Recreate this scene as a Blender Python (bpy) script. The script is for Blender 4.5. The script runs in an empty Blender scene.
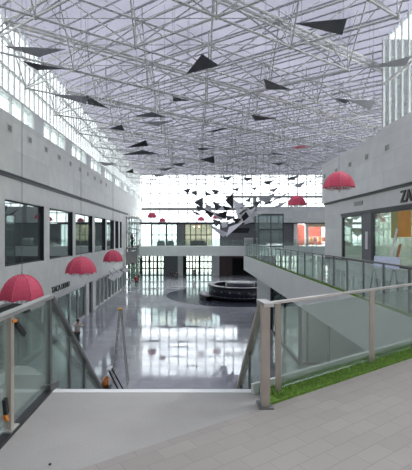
import bpy, bmesh, math, random
from mathutils import Vector, Matrix
random.seed(7)
S = bpy.context.scene
COL = S.collection

# ------------------------------------------------------------------ camera
F = 400.0; VPX = 193.0; HY = 236.0; EYE = 6.65
cd = bpy.data.cameras.new('camera'); cam = bpy.data.objects.new('camera', cd); COL.objects.link(cam)
cam.location = (0, 0, EYE); cam.rotation_euler = (math.pi/2, 0, 0)
cd.sensor_width = 36; cd.lens = F/470*36; cd.shift_x = 13/470; cd.shift_y = 1/470
cd.clip_end = 400; cd.clip_start = 0.05
S.camera = cam
# ------------------------------------------------------------------ light
w = bpy.data.worlds.new('world'); S.world = w; w.use_nodes = True
bg = w.node_tree.nodes['Background']
bg.inputs['Color'].default_value = (0.95, 0.965, 1.0, 1)
bg.inputs['Strength'].default_value = 2.3
sd = bpy.data.lights.new('sun', 'SUN'); so = bpy.data.objects.new('sun', sd); COL.objects.link(so)
sd.energy = 19.0; sd.angle = math.radians(70); sd.color = (1, 0.98, 0.95)
so.rotation_euler = (math.radians(-28), math.radians(18), 0); so.location = (0, 40, 40)
S.view_settings.view_transform = 'Standard'
S.view_settings.look = 'None'
S.view_settings.exposure = 1.04
S.view_settings.gamma = 1
S.view_settings.use_curve_mapping = False
S.cycles.use_denoising = True
S.cycles.caustics_reflective = False; S.cycles.caustics_refractive = False
S.cycles.transparent_max_bounces = 24
S.cycles.max_bounces = 8; S.cycles.diffuse_bounces = 5; S.cycles.glossy_bounces = 4
S.cycles.sample_clamp_indirect = 6

# ------------------------------------------------------------------ materials
M = {}
def lin(c): return tuple(((v/255)/12.92 if v/255 <= 0.04045 else ((v/255+0.055)/1.055)**2.4) for v in c)
def mat(name, rgb, rough=0.6, metal=0.0, var=0.06, scale=3.0, bump=0.0, spec=0.5, bscale=None):
    m = bpy.data.materials.new(name); m.use_nodes = True; nt = m.node_tree
    b = nt.nodes['Principled BSDF']; b.inputs['Roughness'].default_value = rough
    b.inputs['Metallic'].default_value = metal; b.inputs['Specular IOR Level'].default_value = spec
    tc = nt.nodes.new('ShaderNodeTexCoord'); n = nt.nodes.new('ShaderNodeTexNoise')
    n.inputs['Scale'].default_value = scale; n.inputs['Detail'].default_value = 4
    nt.links.new(tc.outputs['Object'], n.inputs['Vector'])
    r = nt.nodes.new('ShaderNodeValToRGB'); c = lin(rgb)
    r.color_ramp.elements[0].position = 0.3; r.color_ramp.elements[1].position = 0.7
    r.color_ramp.elements[0].color = tuple(v*(1-var) for v in c)+(1,)
    r.color_ramp.elements[1].color = tuple(min(1, v*(1+var)) for v in c)+(1,)
    nt.links.new(n.outputs['Fac'], r.inputs['Fac']); nt.links.new(r.outputs['Color'], b.inputs['Base Color'])
    if bump:
        n2 = nt.nodes.new('ShaderNodeTexNoise'); n2.inputs['Scale'].default_value = bscale or scale*4
        nt.links.new(tc.outputs['Object'], n2.inputs['Vector'])
        bp = nt.nodes.new('ShaderNodeBump'); bp.inputs['Strength'].default_value = bump; bp.inputs['Distance'].default_value = 0.02
        nt.links.new(n2.outputs['Fac'], bp.inputs['Height']); nt.links.new(bp.outputs['Normal'], b.inputs['Normal'])
    M[name] = m; return m
def glass(name, tint, refl=0.08, rough=0.02, haze=0.0, hazec=(200,210,205)):
    m = bpy.data.materials.new(name); m.use_nodes = True; nt = m.node_tree; nt.nodes.clear()
    o = nt.nodes.new('ShaderNodeOutputMaterial'); t = nt.nodes.new('ShaderNodeBsdfTransparent')
    t.inputs['Color'].default_value = (*tint, 1)
    g = nt.nodes.new('ShaderNodeBsdfGlossy'); g.inputs['Roughness'].default_value = rough
    g.inputs['Color'].default_value = (0.9, 0.95, 0.93, 1)
    lw = nt.nodes.new('ShaderNodeLayerWeight'); lw.inputs['Blend'].default_value = 0.25
    ma = nt.nodes.new('ShaderNodeMath'); ma.operation = 'MULTIPLY_ADD'; ma.inputs[1].default_value = 0.55; ma.inputs[2].default_value = refl
    nt.links.new(lw.outputs['Fresnel'], ma.inputs[0])
    mx = nt.nodes.new('ShaderNodeMixShader'); nt.links.new(ma.outputs[0], mx.inputs[0])
    first = t.outputs[0]
    if haze:
        d = nt.nodes.new('ShaderNodeBsdfDiffuse'); d.inputs['Color'].default_value = (*lin(hazec), 1)
        h = nt.nodes.new('ShaderNodeMixShader'); h.inputs[0].default_value = haze
        nt.links.new(t.outputs[0], h.inputs[1]); nt.links.new(d.outputs[0], h.inputs[2]); first = h.outputs[0]
    nt.links.new(first, mx.inputs[1]); nt.links.new(g.outputs[0], mx.inputs[2])
    nt.links.new(mx.outputs[0], o.inputs[0]); M[name] = m; return m
def panelled(name, rgb, bw, bh, axis, rough=0.55, mortar=0.012, joint=0.75, offset=0.5, var=0.05, rot=0.0, spec=0.4, bump=0.0):
    """sheet panels / pavers with thin joints; axis: 'yz','xz','xy'"""
    m = mat(name, rgb, rough, 0, var, 1.5, 0, spec); nt = m.node_tree
    b = nt.nodes['Principled BSDF']; ramp = [n for n in nt.nodes if n.type == 'VALTORGB'][0]
    tc = [n for n in nt.nodes if n.type == 'TEX_COORD'][0]
    sp = nt.nodes.new('ShaderNodeSeparateXYZ'); cb = nt.nodes.new('ShaderNodeCombineXYZ')
    mp = nt.nodes.new('ShaderNodeMapping'); mp.inputs['Rotation'].default_value = (0, 0, rot)
    nt.links.new(tc.outputs['Object'], sp.inputs[0])
    a = {'x': 0, 'y': 1, 'z': 2}
    nt.links.new(sp.outputs[a[axis[0]]], cb.inputs[0]); nt.links.new(sp.outputs[a[axis[1]]], cb.inputs[1])
    nt.links.new(cb.outputs[0], mp.inputs['Vector'])
    br = nt.nodes.new('ShaderNodeTexBrick'); br.offset = offset
    br.inputs['Scale'].default_value = 1; br.inputs['Brick Width'].default_value = bw; br.inputs['Row Height'].default_value = bh
    br.inputs['Mortar Size'].default_value = mortar; br.inputs['Mortar Smooth'].default_value = 0.3
    br.inputs['Color1'].default_value = (1, 1, 1, 1); br.inputs['Color2'].default_value = (1-var*2,)*3+(1,)
    br.inputs['Mortar'].default_value = (joint,)*3+(1,)
    nt.links.new(mp.outputs[0], br.inputs['Vector'])
    mu = nt.nodes.new('ShaderNodeMix'); mu.data_type = 'RGBA'; mu.blend_type = 'MULTIPLY'; mu.inputs[0].default_value = 1
    nt.links.new(ramp.outputs['Color'], mu.inputs[6]); nt.links.new(br.outputs['Color'], mu.inputs[7])
    nt.links.new(mu.outputs[2], b.inputs['Base Color'])
    if bump:
        bp = nt.nodes.new('ShaderNodeBump'); bp.invert = True
        bp.inputs['Strength'].default_value = bump; bp.inputs['Distance'].default_value = 0.01
        nt.links.new(br.outputs['Fac'], bp.inputs['Height']); nt.links.new(bp.outputs['Normal'], b.inputs['Normal'])
    return m

panelled('wall_left_m', (224, 226, 218), 4.8, 1.35, 'yz', joint=0.8, offset=0.0, mortar=0.01)
panelled('wall_right_m', (220, 222, 219), 2.4, 0.9, 'yz', joint=0.78, offset=0.5, mortar=0.01)
panelled('wall_end_m', (214, 216, 215), 2.4, 1.2, 'xz', joint=0.8, offset=0.0)
panelled('paving_m', (160, 155, 149), 0.30, 0.15, 'xy', rough=0.85, mortar=0.004, joint=0.86, rot=-math.radians(34.4), var=0.04, spec=0.2, bump=0.5)
panelled('walkway_m', (176, 178, 174), 0.8, 0.8, 'xy', rough=0.7, mortar=0.008, joint=0.8, offset=0.0)
mat('landing_m', (164, 162, 157), 0.75, 0, 0.05, 2.0, 0.15, 0.25, 60)
mat('fascia_m', (222, 224, 221), 0.5, 0, 0.03, 1.0)
mat('white_paint', (215, 216, 213), 0.5, 0, 0.03)
mat('lift_frame', (70, 80, 80), 0.45)
mat('dark_frame', (38, 38, 40), 0.45, 0, 0.1)
mat('ledge_dark', (96, 98, 97), 0.6, 0, 0.06)  # dark grey: painted shadow lines at the wall ledges, and the kiosk counter top
mat('grey_wall', (104, 105, 110), 0.6, 0, 0.08)
mat('dark_brown', (74, 58, 58), 0.6, 0, 0.12)
mat('black_void', (16, 15, 17), 0.8, 0, 0.1)
mat('vent_m', (160, 160, 156), 0.7, 0, 0.1)
mat('steel', (206, 204, 200), 0.28, 0.75, 0.05, 8)
mat('steel_brushed', (190, 180, 170), 0.42, 0.55, 0.06, 6)
mat('steel_dark', (120, 122, 122), 0.4, 0.6, 0.06, 6)
mat('truss_m', (186, 187, 184), 0.45, 0.1, 0.05, 2)
mat('truss_heavy_m', (206, 206, 202), 0.45, 0.1, 0.05, 2)
mat('purlin_m', (160, 161, 166), 0.5, 0.1, 0.05, 2)
mat('tri_dark', (88, 90, 96), 0.5, 0.2, 0.15, 1.5)
mat('tri_black', (30, 30, 33), 0.5, 0.2, 0.15, 1.5)
mat('tri_light', (238, 238, 242), 0.45, 0.2, 0.08, 1.5)
mat('tri_mid', (180, 182, 186), 0.45, 0.2, 0.1, 1.5)
mat('tri_red', (170, 40, 58), 0.5, 0, 0.1, 1.5)
mat('wire_m', (90, 92, 92), 0.4, 0.6)
mat('pink', (226, 84, 112), 0.6, 0, 0.08, 2)
mat('pink_rib', (232, 110, 128), 0.5, 0, 0.04, 2)
mat('fringe', (228, 226, 228), 0.5, 0, 0.05, 6)
mat('grass_m', (108, 142, 62), 0.9, 0, 0.35, 30, 0.6, 0.1, 150)
mat('blade_m', (132, 166, 80), 0.8, 0, 0.4, 20)
mat('rubber', (28, 29, 30), 0.45, 0, 0.1)
mat('orange', (222, 136, 58), 0.6, 0, 0.1)
mat('yellow', (212, 170, 50), 0.6, 0, 0.1)
mat('amber_panel', (206, 142, 40), 0.5, 0, 0.08)
mat('olive_panel', (150, 150, 84), 0.5, 0, 0.1)
mat('board_blue', (196, 206, 226), 0.6, 0, 0.12, 9)
mat('timber', (168, 112, 80), 0.7, 0, 0.15, 8)
mat('drum_dark', (34, 36, 48), 0.35, 0.1, 0.15, 3)
mat('drum_pale', (176, 180, 188), 0.5, 0, 0.05)
mat('skin', (190, 146, 120), 0.6, 0, 0.04)
mat('hair', (24, 20, 18), 0.6)
mat('cloth_beige', (196, 188, 176), 0.85)
mat('cloth_black', (30, 30, 34), 0.85)
mat('cloth_red', (176, 30, 40), 0.85)
mat('cloth_navy', (36, 40, 58), 0.85)
mat('cloth_grey', (88, 88, 92), 0.85)
mat('red_wall', (176, 96, 84), 0.6, 0, 0.2)
mat('cream', (214, 196, 170), 0.6, 0, 0.1)
mat('letters', (24, 24, 26), 0.4, 0, 0.02)
mat('room_m', (120, 132, 128), 0.7, 0, 0.1)
mat('dark_disc_m', (70, 74, 82), 0.12, 0, 0.25, 2)
glass('glass_rail', (0.90, 0.95, 0.935), 0.03, haze=0.10)
glass('glass_shop', (0.67, 0.75, 0.72), 0.14, haze=0.05)
glass('glass_window', (0.50, 0.60, 0.57), 0.28, haze=0.24, hazec=(150,165,160))
glass('glass_clear', (0.92, 0.95, 0.96), 0.03)
glass('glass_strip', (0.94, 0.96, 0.96), 0.02, haze=0.15, hazec=(230,236,234))
glass('glass_lift', (0.78, 0.87, 0.86), 0.10, haze=0.15)

# roof skin: translucent membrane
m = bpy.data.materials.new('roof_skin'); m.use_nodes = True; nt = m.node_tree; nt.nodes.clear()
o_ = nt.nodes.new('ShaderNodeOutputMaterial'); tr = nt.nodes.new('ShaderNodeBsdfTransparent'); tl = nt.nodes.new('ShaderNodeBsdfTranslucent')
df = nt.nodes.new('ShaderNodeBsdfDiffuse'); df.inputs['Color'].default_value = (0.5, 0.5, 0.56, 1)
nz = nt.nodes.new('ShaderNodeTexNoise'); nz.inputs['Scale'].default_value = 0.35; tc = nt.nodes.new('ShaderNodeTexCoord')
rp = nt.nodes.new('ShaderNodeValToRGB'); rp.color_ramp.elements[0].position = 0.35; rp.color_ramp.elements[1].position = 0.65
rp.color_ramp.elements[0].color = (0.235, 0.238, 0.265, 1); rp.color_ramp.elements[1].color = (0.29, 0.293, 0.322, 1)
nt.links.new(tc.outputs['Object'], nz.inputs['Vector']); nt.links.new(nz.outputs['Fac'], rp.inputs['Fac']); nt.links.new(rp.outputs['Color'], tr.inputs['Color'])
tl.inputs['Color'].default_value = (0.22, 0.22, 0.245, 1)
m1 = nt.nodes.new('ShaderNodeAddShader'); m2 = nt.nodes.new('ShaderNodeMixShader'); m2.inputs[0].default_value = 0.12
nt.links.new(tr.outputs[0], m2.inputs[1]); nt.links.new(df.outputs[0], m2.inputs[2])
m3 = nt.nodes.new('ShaderNodeMixShader'); m3.inputs[0].default_value = 0.25
nt.links.new(m2.outputs[0], m3.inputs[1]); nt.links.new(tl.outputs[0], m3.inputs[2]); nt.links.new(m3.outputs[0], o_.inputs[0])
M['roof_skin'] = m

# polished stone floor: slabs with veins, worn gloss
m = panelled('stone_m', (160, 162, 165), 1.6, 0.8, 'xy', rough=0.12, mortar=0.006, joint=0.7, offset=0.5, var=0.07)
nt = m.node_tree; b = nt.nodes['Principled BSDF']; tc = [n for n in nt.nodes if n.type == 'TEX_COORD'][0]
n1 = nt.nodes.new('ShaderNodeTexNoise'); n1.inputs['Scale'].default_value = 0.8; n1.inputs['Detail'].default_value = 6
mr = nt.nodes.new('ShaderNodeMapRange'); mr.inputs[1].default_value = 0.35; mr.inputs[2].default_value = 0.7; mr.inputs[3].default_value = 0.02; mr.inputs[4].default_value = 0.12
nt.links.new(tc.outputs['Object'], n1.inputs['Vector']); nt.links.new(n1.outputs['Fac'], mr.inputs[0]); nt.links.new(mr.outputs[0], b.inputs['Roughness'])
n2 = nt.nodes.new('ShaderNodeTexNoise'); n2.inputs['Scale'].default_value = 1.6; n2.inputs['Detail'].default_value = 3
bp = nt.nodes.new('ShaderNodeBump'); bp.inputs['Strength'].default_value = 0.07; bp.inputs['Distance'].default_value = 0.02
nt.links.new(tc.outputs['Object'], n2.inputs['Vector']); nt.links.new(n2.outputs['Fac'], bp.inputs['Height']); nt.links.new(bp.outputs['Normal'], b.inputs['Normal'])
b.inputs['Specular IOR Level'].default_value = 0.75
br = [n for n in nt.nodes if n.type == 'TEX_BRICK'][0]; br.inputs['Color2'].default_value = (0.78, 0.79, 0.82, 1)

def emis(name, rgb, s):
    m = bpy.data.materials.new(name); m.use_nodes = True; b = m.node_tree.nodes['Principled BSDF']
    b.inputs['Base Color'].default_value = (*lin(rgb), 1); b.inputs['Emission Color'].default_value = (*lin(rgb), 1); b.inputs['Emission Strength'].default_value = s
    M[name] = m
emis('lamp_warm', (255, 226, 180), 5.0)
emis('lamp_white', (255, 250, 240), 5.0)

# ------------------------------------------------------------------ mesh helpers
class MB:
    def __init__(s): s.v = []; s.f = []; s.smooth = []
    def quad(s, *p):
        n = len(s.v); s.v += [tuple(q) for q in p]; s.f.append(tuple(range(n, n+len(p)))); s.smooth.append(False); return s
    def box(s, x0, x1, y0, y1, z0, z1):
        n = len(s.v)
        s.v += [(x, y, z) for z in (z0, z1) for y in (y0, y1) for x in (x0, x1)]
        for f in ((0,2,3,1),(4,5,7,6),(0,1,5,4),(2,6,7,3),(0,4,6,2),(1,3,7,5)): s.f.append(tuple(n+i for i in f)); s.smooth.append(False)
        return s
    def prism(s, poly, z0, z1):
        n = len(s.v); k = len(poly)
        a = sum(poly[i][0]*poly[(i+1)%k][1]-poly[(i+1)%k][0]*poly[i][1] for i in range(k))
        if a < 0: poly = poly[::-1]
        s.v += [(x, y, z0) for x, y in poly]+[(x, y, z1) for x, y in poly]
        s.f.append(tuple(n+i for i in reversed(range(k)))); s.f.append(tuple(n+k+i for i in range(k))); s.smooth += [False]*2
        for i in range(k): s.f.append((n+i, n+(i+1)%k, n+k+(i+1)%k, n+k+i)); s.smooth.append(False)
        return s
    def plate(s, pts, t):
        """thin solid plate from a planar polygon of 3-D points"""
        P = [Vector(p) for p in pts]; nn = (P[1]-P[0]).cross(P[2]-P[0]).normalized()*t/2
        n = len(s.v); k = len(P)
        s.v += [tuple(p+nn) for p in P]+[tuple(p-nn) for p in P]
        s.f.append(tuple(n+i for i in range(k))); s.f.append(tuple(n+k+i for i in reversed(range(k)))); s.smooth += [False]*2
        for i in range(k): s.f.append((n+i, n+k+i, n+k+(i+1)%k, n+(i+1)%k)); s.smooth.append(False)
        return s
    def tube(s, a, b, r, n=6, cap=True, r2=None):
        a = Vector(a); b = Vector(b); d = (b-a)
        if d.length < 1e-6: return s
        d.normalize(); u = d.cross(Vector((0,0,1)) if abs(d.z) < .95 else Vector((1,0,0))).normalized(); w_ = d.cross(u)
        k = len(s.v); r2 = r if r2 is None else r2
        for (p, rr) in ((a, r), (b, r2)):
            for i in range(n):
                t = 2*math.pi*i/n; s.v.append(tuple(p+u*math.cos(t)*rr+w_*math.sin(t)*rr))
        for i in range(n): s.f.append((k+i, k+(i+1)%n, k+n+(i+1)%n, k+n+i)); s.smooth.append(n > 4)
        if cap: s.f.append(tuple(k+i for i in reversed(range(n)))); s.f.append(tuple(k+n+i for i in range(n))); s.smooth += [False]*2
        return s
    def beam(s, a, b, w_, h):
        """rectangular bar between two points, h measured across the vertical plane"""
        a = Vector(a); b = Vector(b); d = (b-a).normalized()
        u = d.cross(Vector((0,0,1)) if abs(d.z) < .99 else Vector((0,1,0))).normalized(); q = u.cross(d).normalized(); k = len(s.v)
        for p in (a, b):
            for (i, j) in ((-1,-1),(1,-1),(1,1),(-1,1)): s.v.append(tuple(p+u*i*w_/2+q*j*h/2))
        for i in range(4): s.f.append((k+i, k+4+i, k+4+(i+1)%4, k+(i+1)%4)); s.smooth.append(False)
        s.f.append((k,k+1,k+2,k+3)); s.f.append((k+7,k+6,k+5,k+4)); s.smooth += [False]*2
        return s
    def path(s, pts, r, n=8):
        for a, b in zip(pts, pts[1:]): s.tube(a, b, r, n)
        return s
    def ball(s, c, r, nu=8, nv=5, sc=(1,1,1)):
        k = len(s.v); c = Vector(c)
        s.v.append(tuple(c+Vector((0,0,r*sc[2]))))
        for j in range(1, nv):
            ph = math.pi*j/nv
            for i in range(nu):
                t = 2*math.pi*i/nu; s.v.append((c.x+r*sc[0]*math.sin(ph)*math.cos(t), c.y+r*sc[1]*math.sin(ph)*math.sin(t), c.z+r*sc[2]*math.cos(ph)))
        s.v.append(tuple(c-Vector((0,0,r*sc[2])))); L = len(s.v)-1
        for i in range(nu):
            s.f.append((k, k+1+i, k+1+(i+1)%nu)); s.smooth.append(True)
            for j in range(nv-2):
                a = k+1+j*nu; s.f.append((a+i, a+nu+i, a+nu+(i+1)%nu, a+(i+1)%nu)); s.smooth.append(True)
            a = k+1+(nv-2)*nu; s.f.append((a+i, L, a+(i+1)%nu)); s.smooth.append(True)
        return s
    def lathe(s, prof, c, n=24, a0=0, a1=2*math.pi):
        k = len(s.v); full = abs(a1-a0-2*math.pi) < 1e-6; cols = n if full else n+1; P = len(prof)
        for i in range(cols):
            t = a0+(a1-a0)*i/n
            for r, z in prof: s.v.append((c[0]+r*math.cos(t), c[1]+r*math.sin(t), c[2]+z))
        for i in range(n):
            j = (i+1) % cols
            for q in range(P-1): s.f.append((k+i*P+q, k+j*P+q, k+j*P+q+1, k+i*P+q+1)); s.smooth.append(True)
        return s
    def build(s, name, m, parent=None, origin=None):
        me = bpy.data.meshes.new(name)
        o0 = Vector(origin) if origin else Vector((0,0,0))
        me.from_pydata([tuple(Vector(v)-o0) for v in s.v], [], s.f); me.validate(); me.materials.append(M[m])
        if any(s.smooth) and len(me.polygons) == len(s.smooth):
            me.polygons.foreach_set('use_smooth', s.smooth)
        me.update(); o = bpy.data.objects.new(name, me); COL.objects.link(o)
        if origin: o.location = o0
        if parent is not None:
            o.parent = parent
            base = Vector(parent.location)+(Vector(parent.parent.location) if parent.parent else Vector())
            o.location = o0-base        # mesh data is in world coordinates
        return o
def tag(o, label=None, cat=None, group=None, kind=None):
    if label: o['label'] = label
    if cat: o['category'] = cat
    if group: o['group'] = group
    if kind: o['kind'] = kind
    return o
def thing(name, label, cat, loc=(0,0,0), group=None):
    o = bpy.data.objects.new(name, None); COL.objects.link(o); o.location = loc; o.empty_display_size = 0.2
    return tag(o, label, cat, group)
def struct(name, mb, m, parent=None):
    o = mb.build(name, m, parent)
    if parent is None: o['kind'] = 'structure'
    return o
def W(px, py, Y):           # a point at depth Y seen at that place of the photograph
    return Vector(((px-VPX)/F*Y, Y, EYE-(py-HY)/F*Y))
def clone(src, loc, label=None, group=None, sc=1.0, rz=0.0):
    r = src.copy(); COL.objects.link(r); r.location = loc; r.scale = (sc,)*3; r.rotation_euler = (0,0,rz)
    if label: r['label'] = label
    if group: r['group'] = group
    for ch in list(src.children):
        c = ch.copy(); COL.objects.link(c); c.parent = r
        for g in list(ch.children):
            d = g.copy(); COL.objects.link(d); d.parent = c
    return r

UP = 5.0            # upper floor level
XL = -8.75; XR = 9.9; XB = 4.41; YE = 68.0; ZC = 17.1
# ================================================================== floors
struct('floor', MB().box(-14, 26, -6, 76, -0.3, 0), 'stone_m')
c0 = (4.6, 45.0)
disc = [(c0[0]+7.6*math.cos(t*math.pi/32), c0[1]+7.6*math.sin(t*math.pi/32)) for t in range(64)]
struct('floor_dark_disc', MB().prism(disc, 0.0, 0.006), 'dark_disc_m').name = 'trim_1'  # dark glossy disc laid on the ground floor around the kiosk
# the bridge we stand on: line of the turf strip runs diagonally
D = Vector((0.825, 0.565)).normalized(); Nn = Vector((-D.y, D.x)); P0 = Vector((0.70, 3.86))
def on(t, off=0.0): q = P0+D*t+Nn*off; return (q.x, q.y)
a = on(-2.9); b_ = on(4.52)
struct('floor', MB().prism([(-9, -5), (12, -5), (12, 9), (XB+0.01, 9), b_, on(0), a, (-9, a[1])], UP-0.45, UP), 'paving_m')
struct('floor', MB().prism([(-3.75, 4.75), (-1.62, 4.75), (-1.62, 4.3), (0.72, 4.3), (0.72, on(0)[1]+0.02), on(0), a, (-3.75, a[1])], UP-0.45, UP-0.002), 'landing_m')
# balcony walkway on the right
struct('floor', MB().box(XB+0.02, 12.5, 9, 34.6, UP-0.3, UP), 'walkway_m')
# far bridge
struct('floor', MB().box(-9.2, 24, 64.5, 76, UP-0.3, UP), 'walkway_m')
# white slab edges
struct('trim_2', MB().box(XB-0.02, XB+0.25, 6.5, 34.62, 3.74, UP).box(XB+0.25, 12.4, 34.4, 34.62, 3.74, UP-0.31), 'fascia_m')
struct('ceiling', MB().box(XB+0.25, 12.4, 6.6, 34.4, 3.80, 3.90), 'white_paint')
struct('trim_3', MB().box(-9.2, 24, 64.3, 64.5, 3.43, UP), 'fascia_m')
struct('ceiling', MB().box(-9.2, 24, 64.5, YE, 3.45, 3.6), 'white_paint')

# ================================================================== left wall
wl = MB()
ZW0, ZW1 = 5.2, 8.38                       # window sill and head
LED = 9.42                                # ledge
wins = [(7.6+5.5*k-5.5*0+0.0, 0) for k in range(0)]
bays = []
y = 18.6-5.5*3
spans = [(2.1, 7.0), (7.6, 12.5), (13.1, 18.0), (18.6, 23.5), (24.4, 29.1), (29.8, 34.8), (35.6, 40.0), (40.6, 44.3), (45.0, 46.9), (47.9, 49.0)]
T = 0.40
YL0, YL1 = -5, 54
wl.box(XL-T, XL, YL0, YL1, 2.95, ZW0).box(XL-T, XL, YL0, YL1, ZW1, LED)
prev = YL0
for (p, q) in spans:
    wl.box(XL-T, XL, prev, p, ZW0, ZW1); prev = q
wl.box(XL-T, XL, prev, YL1, ZW0, ZW1)
struct('wall_left', wl, 'wall_left_m')
struct('wall_left_upper', MB().box(XL-T, XL+0.12, YL0, YL1+14, LED+0.22, 12.42), 'wall_left_m').name = 'wall_left'
struct('trim_4', MB().box(XL-T, XL+0.03, YL0, YL1, LED, LED+0.22), 'ledge_dark')  # shadow line below the overhanging upper wall, put into a dark strip
n_win = 1
for (p, q) in spans:
    f = MB()
    x0, x1 = XL-0.22, XL-0.16
    f.box(x0, x1, p, p+0.08, ZW0, ZW1).box(x0, x1, q-0.08, q, ZW0, ZW1).box(x0, x1, p, q, ZW0, ZW0+0.07).box(x0, x1, p, q, ZW1-0.07, ZW1)
    f.box(XL-T, XL-0.004, q-0.03, q-0.002, ZW0, ZW1)          # dark jamb lining
    f.box(XL-T, XL-0.004, p+0.002, p+0.03, ZW0, ZW1)
    o = struct('window_%d' % n_win, f, 'dark_frame'); n_win += 1
    MB().box(XL-0.20, XL-0.18, p+0.08, q-0.08, ZW0+0.07, ZW1-0.07).build('window_pane', 'glass_window', o)
# rooms behind the left windows and shopfronts
room = MB()
room.box(-14, XL-T, YL0, YL1, UP-0.3, UP).box(-14, XL-T, YL0, YL1, 8.6, 8.8).box(-14.2, -14, YL0, YL1, 0, 8.8)
for yy in (-5, 7.3, 18.3, 29.45, 40.3, 53.8): room.box(-14, XL-T, yy, yy+0.15, 0, 8.6)
struct('wall_back_left', room, 'room_m')
# clerestory: glazed bays and piers
zc0, zc1 = 12.42, 13.32
cl = MB(); fr = MB(); pn = MB()
k = 0; yy = -1.0-4.0
cl.box(XL-T, XL+0.06, YL0, YL1+14, zc1, zc1+0.12)
while yy < 66:
    g0, g1 = yy+1.35, yy+5.4
    cl.box(XL-T, XL+0.05, yy, g0, zc0, zc1)
    for j in range(4): fr.box(XL-0.15, XL, g0+j*(g1-g0)/3-0.04, g0+j*(g1-g0)/3+0.04, zc0, zc1)
    pn.box(XL-0.1, XL-0.08, g0, g1, zc0, zc1)
    yy += 5.4
struct('wall_left_piers', cl, 'fascia_m').name = 'wall_left'
o = struct('window_%d' % n_win, fr, 'white_paint'); n_win += 1
pn.build('window_pane', 'glass_clear', o)
# tall glazed strip wall above, up to the roof
fr = MB(); pn = MB(); yy = YL0
while yy < YE: fr.box(XL-0.16, XL-0.09, yy, yy+0.10, zc1+0.12, ZC); yy += 0.62
for zz in (14.6, 15.9): fr.box(XL-0.2, XL-0.04, YL0, YE, zz, zz+0.08)
pn.box(XL-0.14, XL-0.12, YL0, YE, zc1+0.12, ZC)
o = struct('window_%d' % n_win, fr, 'white_paint'); n_win += 1
pn.build('window_pane', 'glass_strip', o)
# gap between the left wall end and the far bridge: glazed dark-framed screen
fr = MB(); pn = MB()
for yy in [54.1+1.55*i for i in range(10)]: fr.box(XL-0.12, XL, yy-0.09, yy+0.09, 0, LED+0.2)
for zz in (0, 2.9, 4.6, 5.0, 7.6, 9.3): fr.box(XL-0.12, XL+0.02, 54.0, YE, zz, zz+0.2)
pn.box(XL-0.07, XL-0.05, 54.1, YE, 0, 9.5)
o = struct('window_%d' % n_win, fr, 'dark_frame'); n_win += 1
pn.build('window_pane', 'glass_shop', o)

# ================================================================== left ground shopfront
lf = MB(); x0, x1 = XL-0.55, XL-0.42
lf.box(XL-0.6, XL-0.02, YL0, YL1, 2.72, 2.95)
struct('trim_5', lf, 'white_paint')
edges = [-5, 0, 5.5, 9.5, 13.5, 17.6, 20.6, 23.6, 28.9, 33.0]
sf = 1
for i, (p, q) in enumerate(zip(edges, edges[1:])):
    f = MB(); X0, X1 = XL-0.28, XL-0.14
    f.box(X0, X1, p, p+0.16, 0, 2.72).box(X0, X1, q-0.02, q, 0, 2.72).box(X0, X1, p, q, 0, 0.15).box(X0, X1, p, q, 2.55, 2.72)
    f.box(X0, X1, (p+q)/2-0.04, (p+q)/2+0.04, 0, 2.72)
    o = struct('window_%d' % n_win, f, 'white_paint'); n_win += 1
    MB().box(XL-0.22, XL-0.2, p+0.1, q, 0.15, 2.6).build('window_pane', 'glass_shop', o)
# white pier then the run of dark doors and slim mullions
struct('wall_left_pier', MB().box(XL-0.5, XL-0.05, 33.0, 33.9, 0, 2.72).box(XL-0.5, XL-0.05, 35.1, 36.2, 0, 2.72), 'wall_left_m').name = 'wall_left'
o = struct('door_1', MB().box(XL-0.3, XL-0.2, 33.9, 35.1, 0, 2.6), 'dark_frame')
MB().tube((XL-0.14, 34.9, 0.9), (XL-0.14, 34.9, 1.6), 0.02).tube((XL-0.2, 34.9, 0.95), (XL-0.14, 34.9, 0.95), 0.012).tube((XL-0.2, 34.9, 1.55), (XL-0.14, 34.9, 1.55), 0.012).build('door_handle', 'steel', o)
yy = 36.2; dn = 2
while yy < 53.5:
    q = min(yy+1.75, 54)
    f = MB().box(XL-0.3, XL-0.1, yy, yy+0.16, 0, 2.72).box(XL-0.28, XL-0.2, yy+0.16, q, 2.5, 2.72).box(XL-0.28, XL-0.2, yy+0.16, q, 0, 0.12)
    o = struct('window_%d' % n_win, f, 'white_paint'); n_win += 1
    MB().box(XL-0.25, XL-0.22, yy+0.16, q, 0.12, 2.5).build('window_pane', 'glass_window', o)
    struct('door_%d' % dn, MB().box(XL-0.36, XL-0.3, yy+0.8, q, 0.02, 2.5), 'dark_frame'); dn += 1
    yy = q

# ================================================================== right upper wall and shopfront
HEAD = 8.12
rw = MB()
rw.box(XR, XR+0.3, 5, 18.1, HEAD, 8.95).box(XR, XR+0.3, 18.1, 30, HEAD, 8.95)
rw.box(XR, XR+0.3, 26.6, 30, UP, HEAD).box(XR, XR+0.3, 5, 30, UP, UP+0.12)
rw.box(XR+0.3, XR+14, 29.7, 30, UP, 12.0)
struct('wall_right', rw, 'wall_right_m')
struct('wall_right_upper', MB().box(XR-0.22, XR+0.3, 4, 30.02, 8.95+0.12, 12.0), 'wall_right_m').name = 'wall_right'
struct('trim_6', MB().box(XR-0.1, XR+0.3, 4, 30.01, 8.95, 9.07), 'ledge_dark')  # overhang shadow painted as a dark strip, like the left ledge
struct('trim_7', MB().box(XR-0.04, XR+0.1, 5, 26.7, HEAD-0.18, HEAD), 'dark_frame')
struct('trim_8', MB().box(XR-0.03, XR+0.3, 22.2, 23.3, UP+0.12, HEAD-0.18), 'grey_wall')
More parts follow.
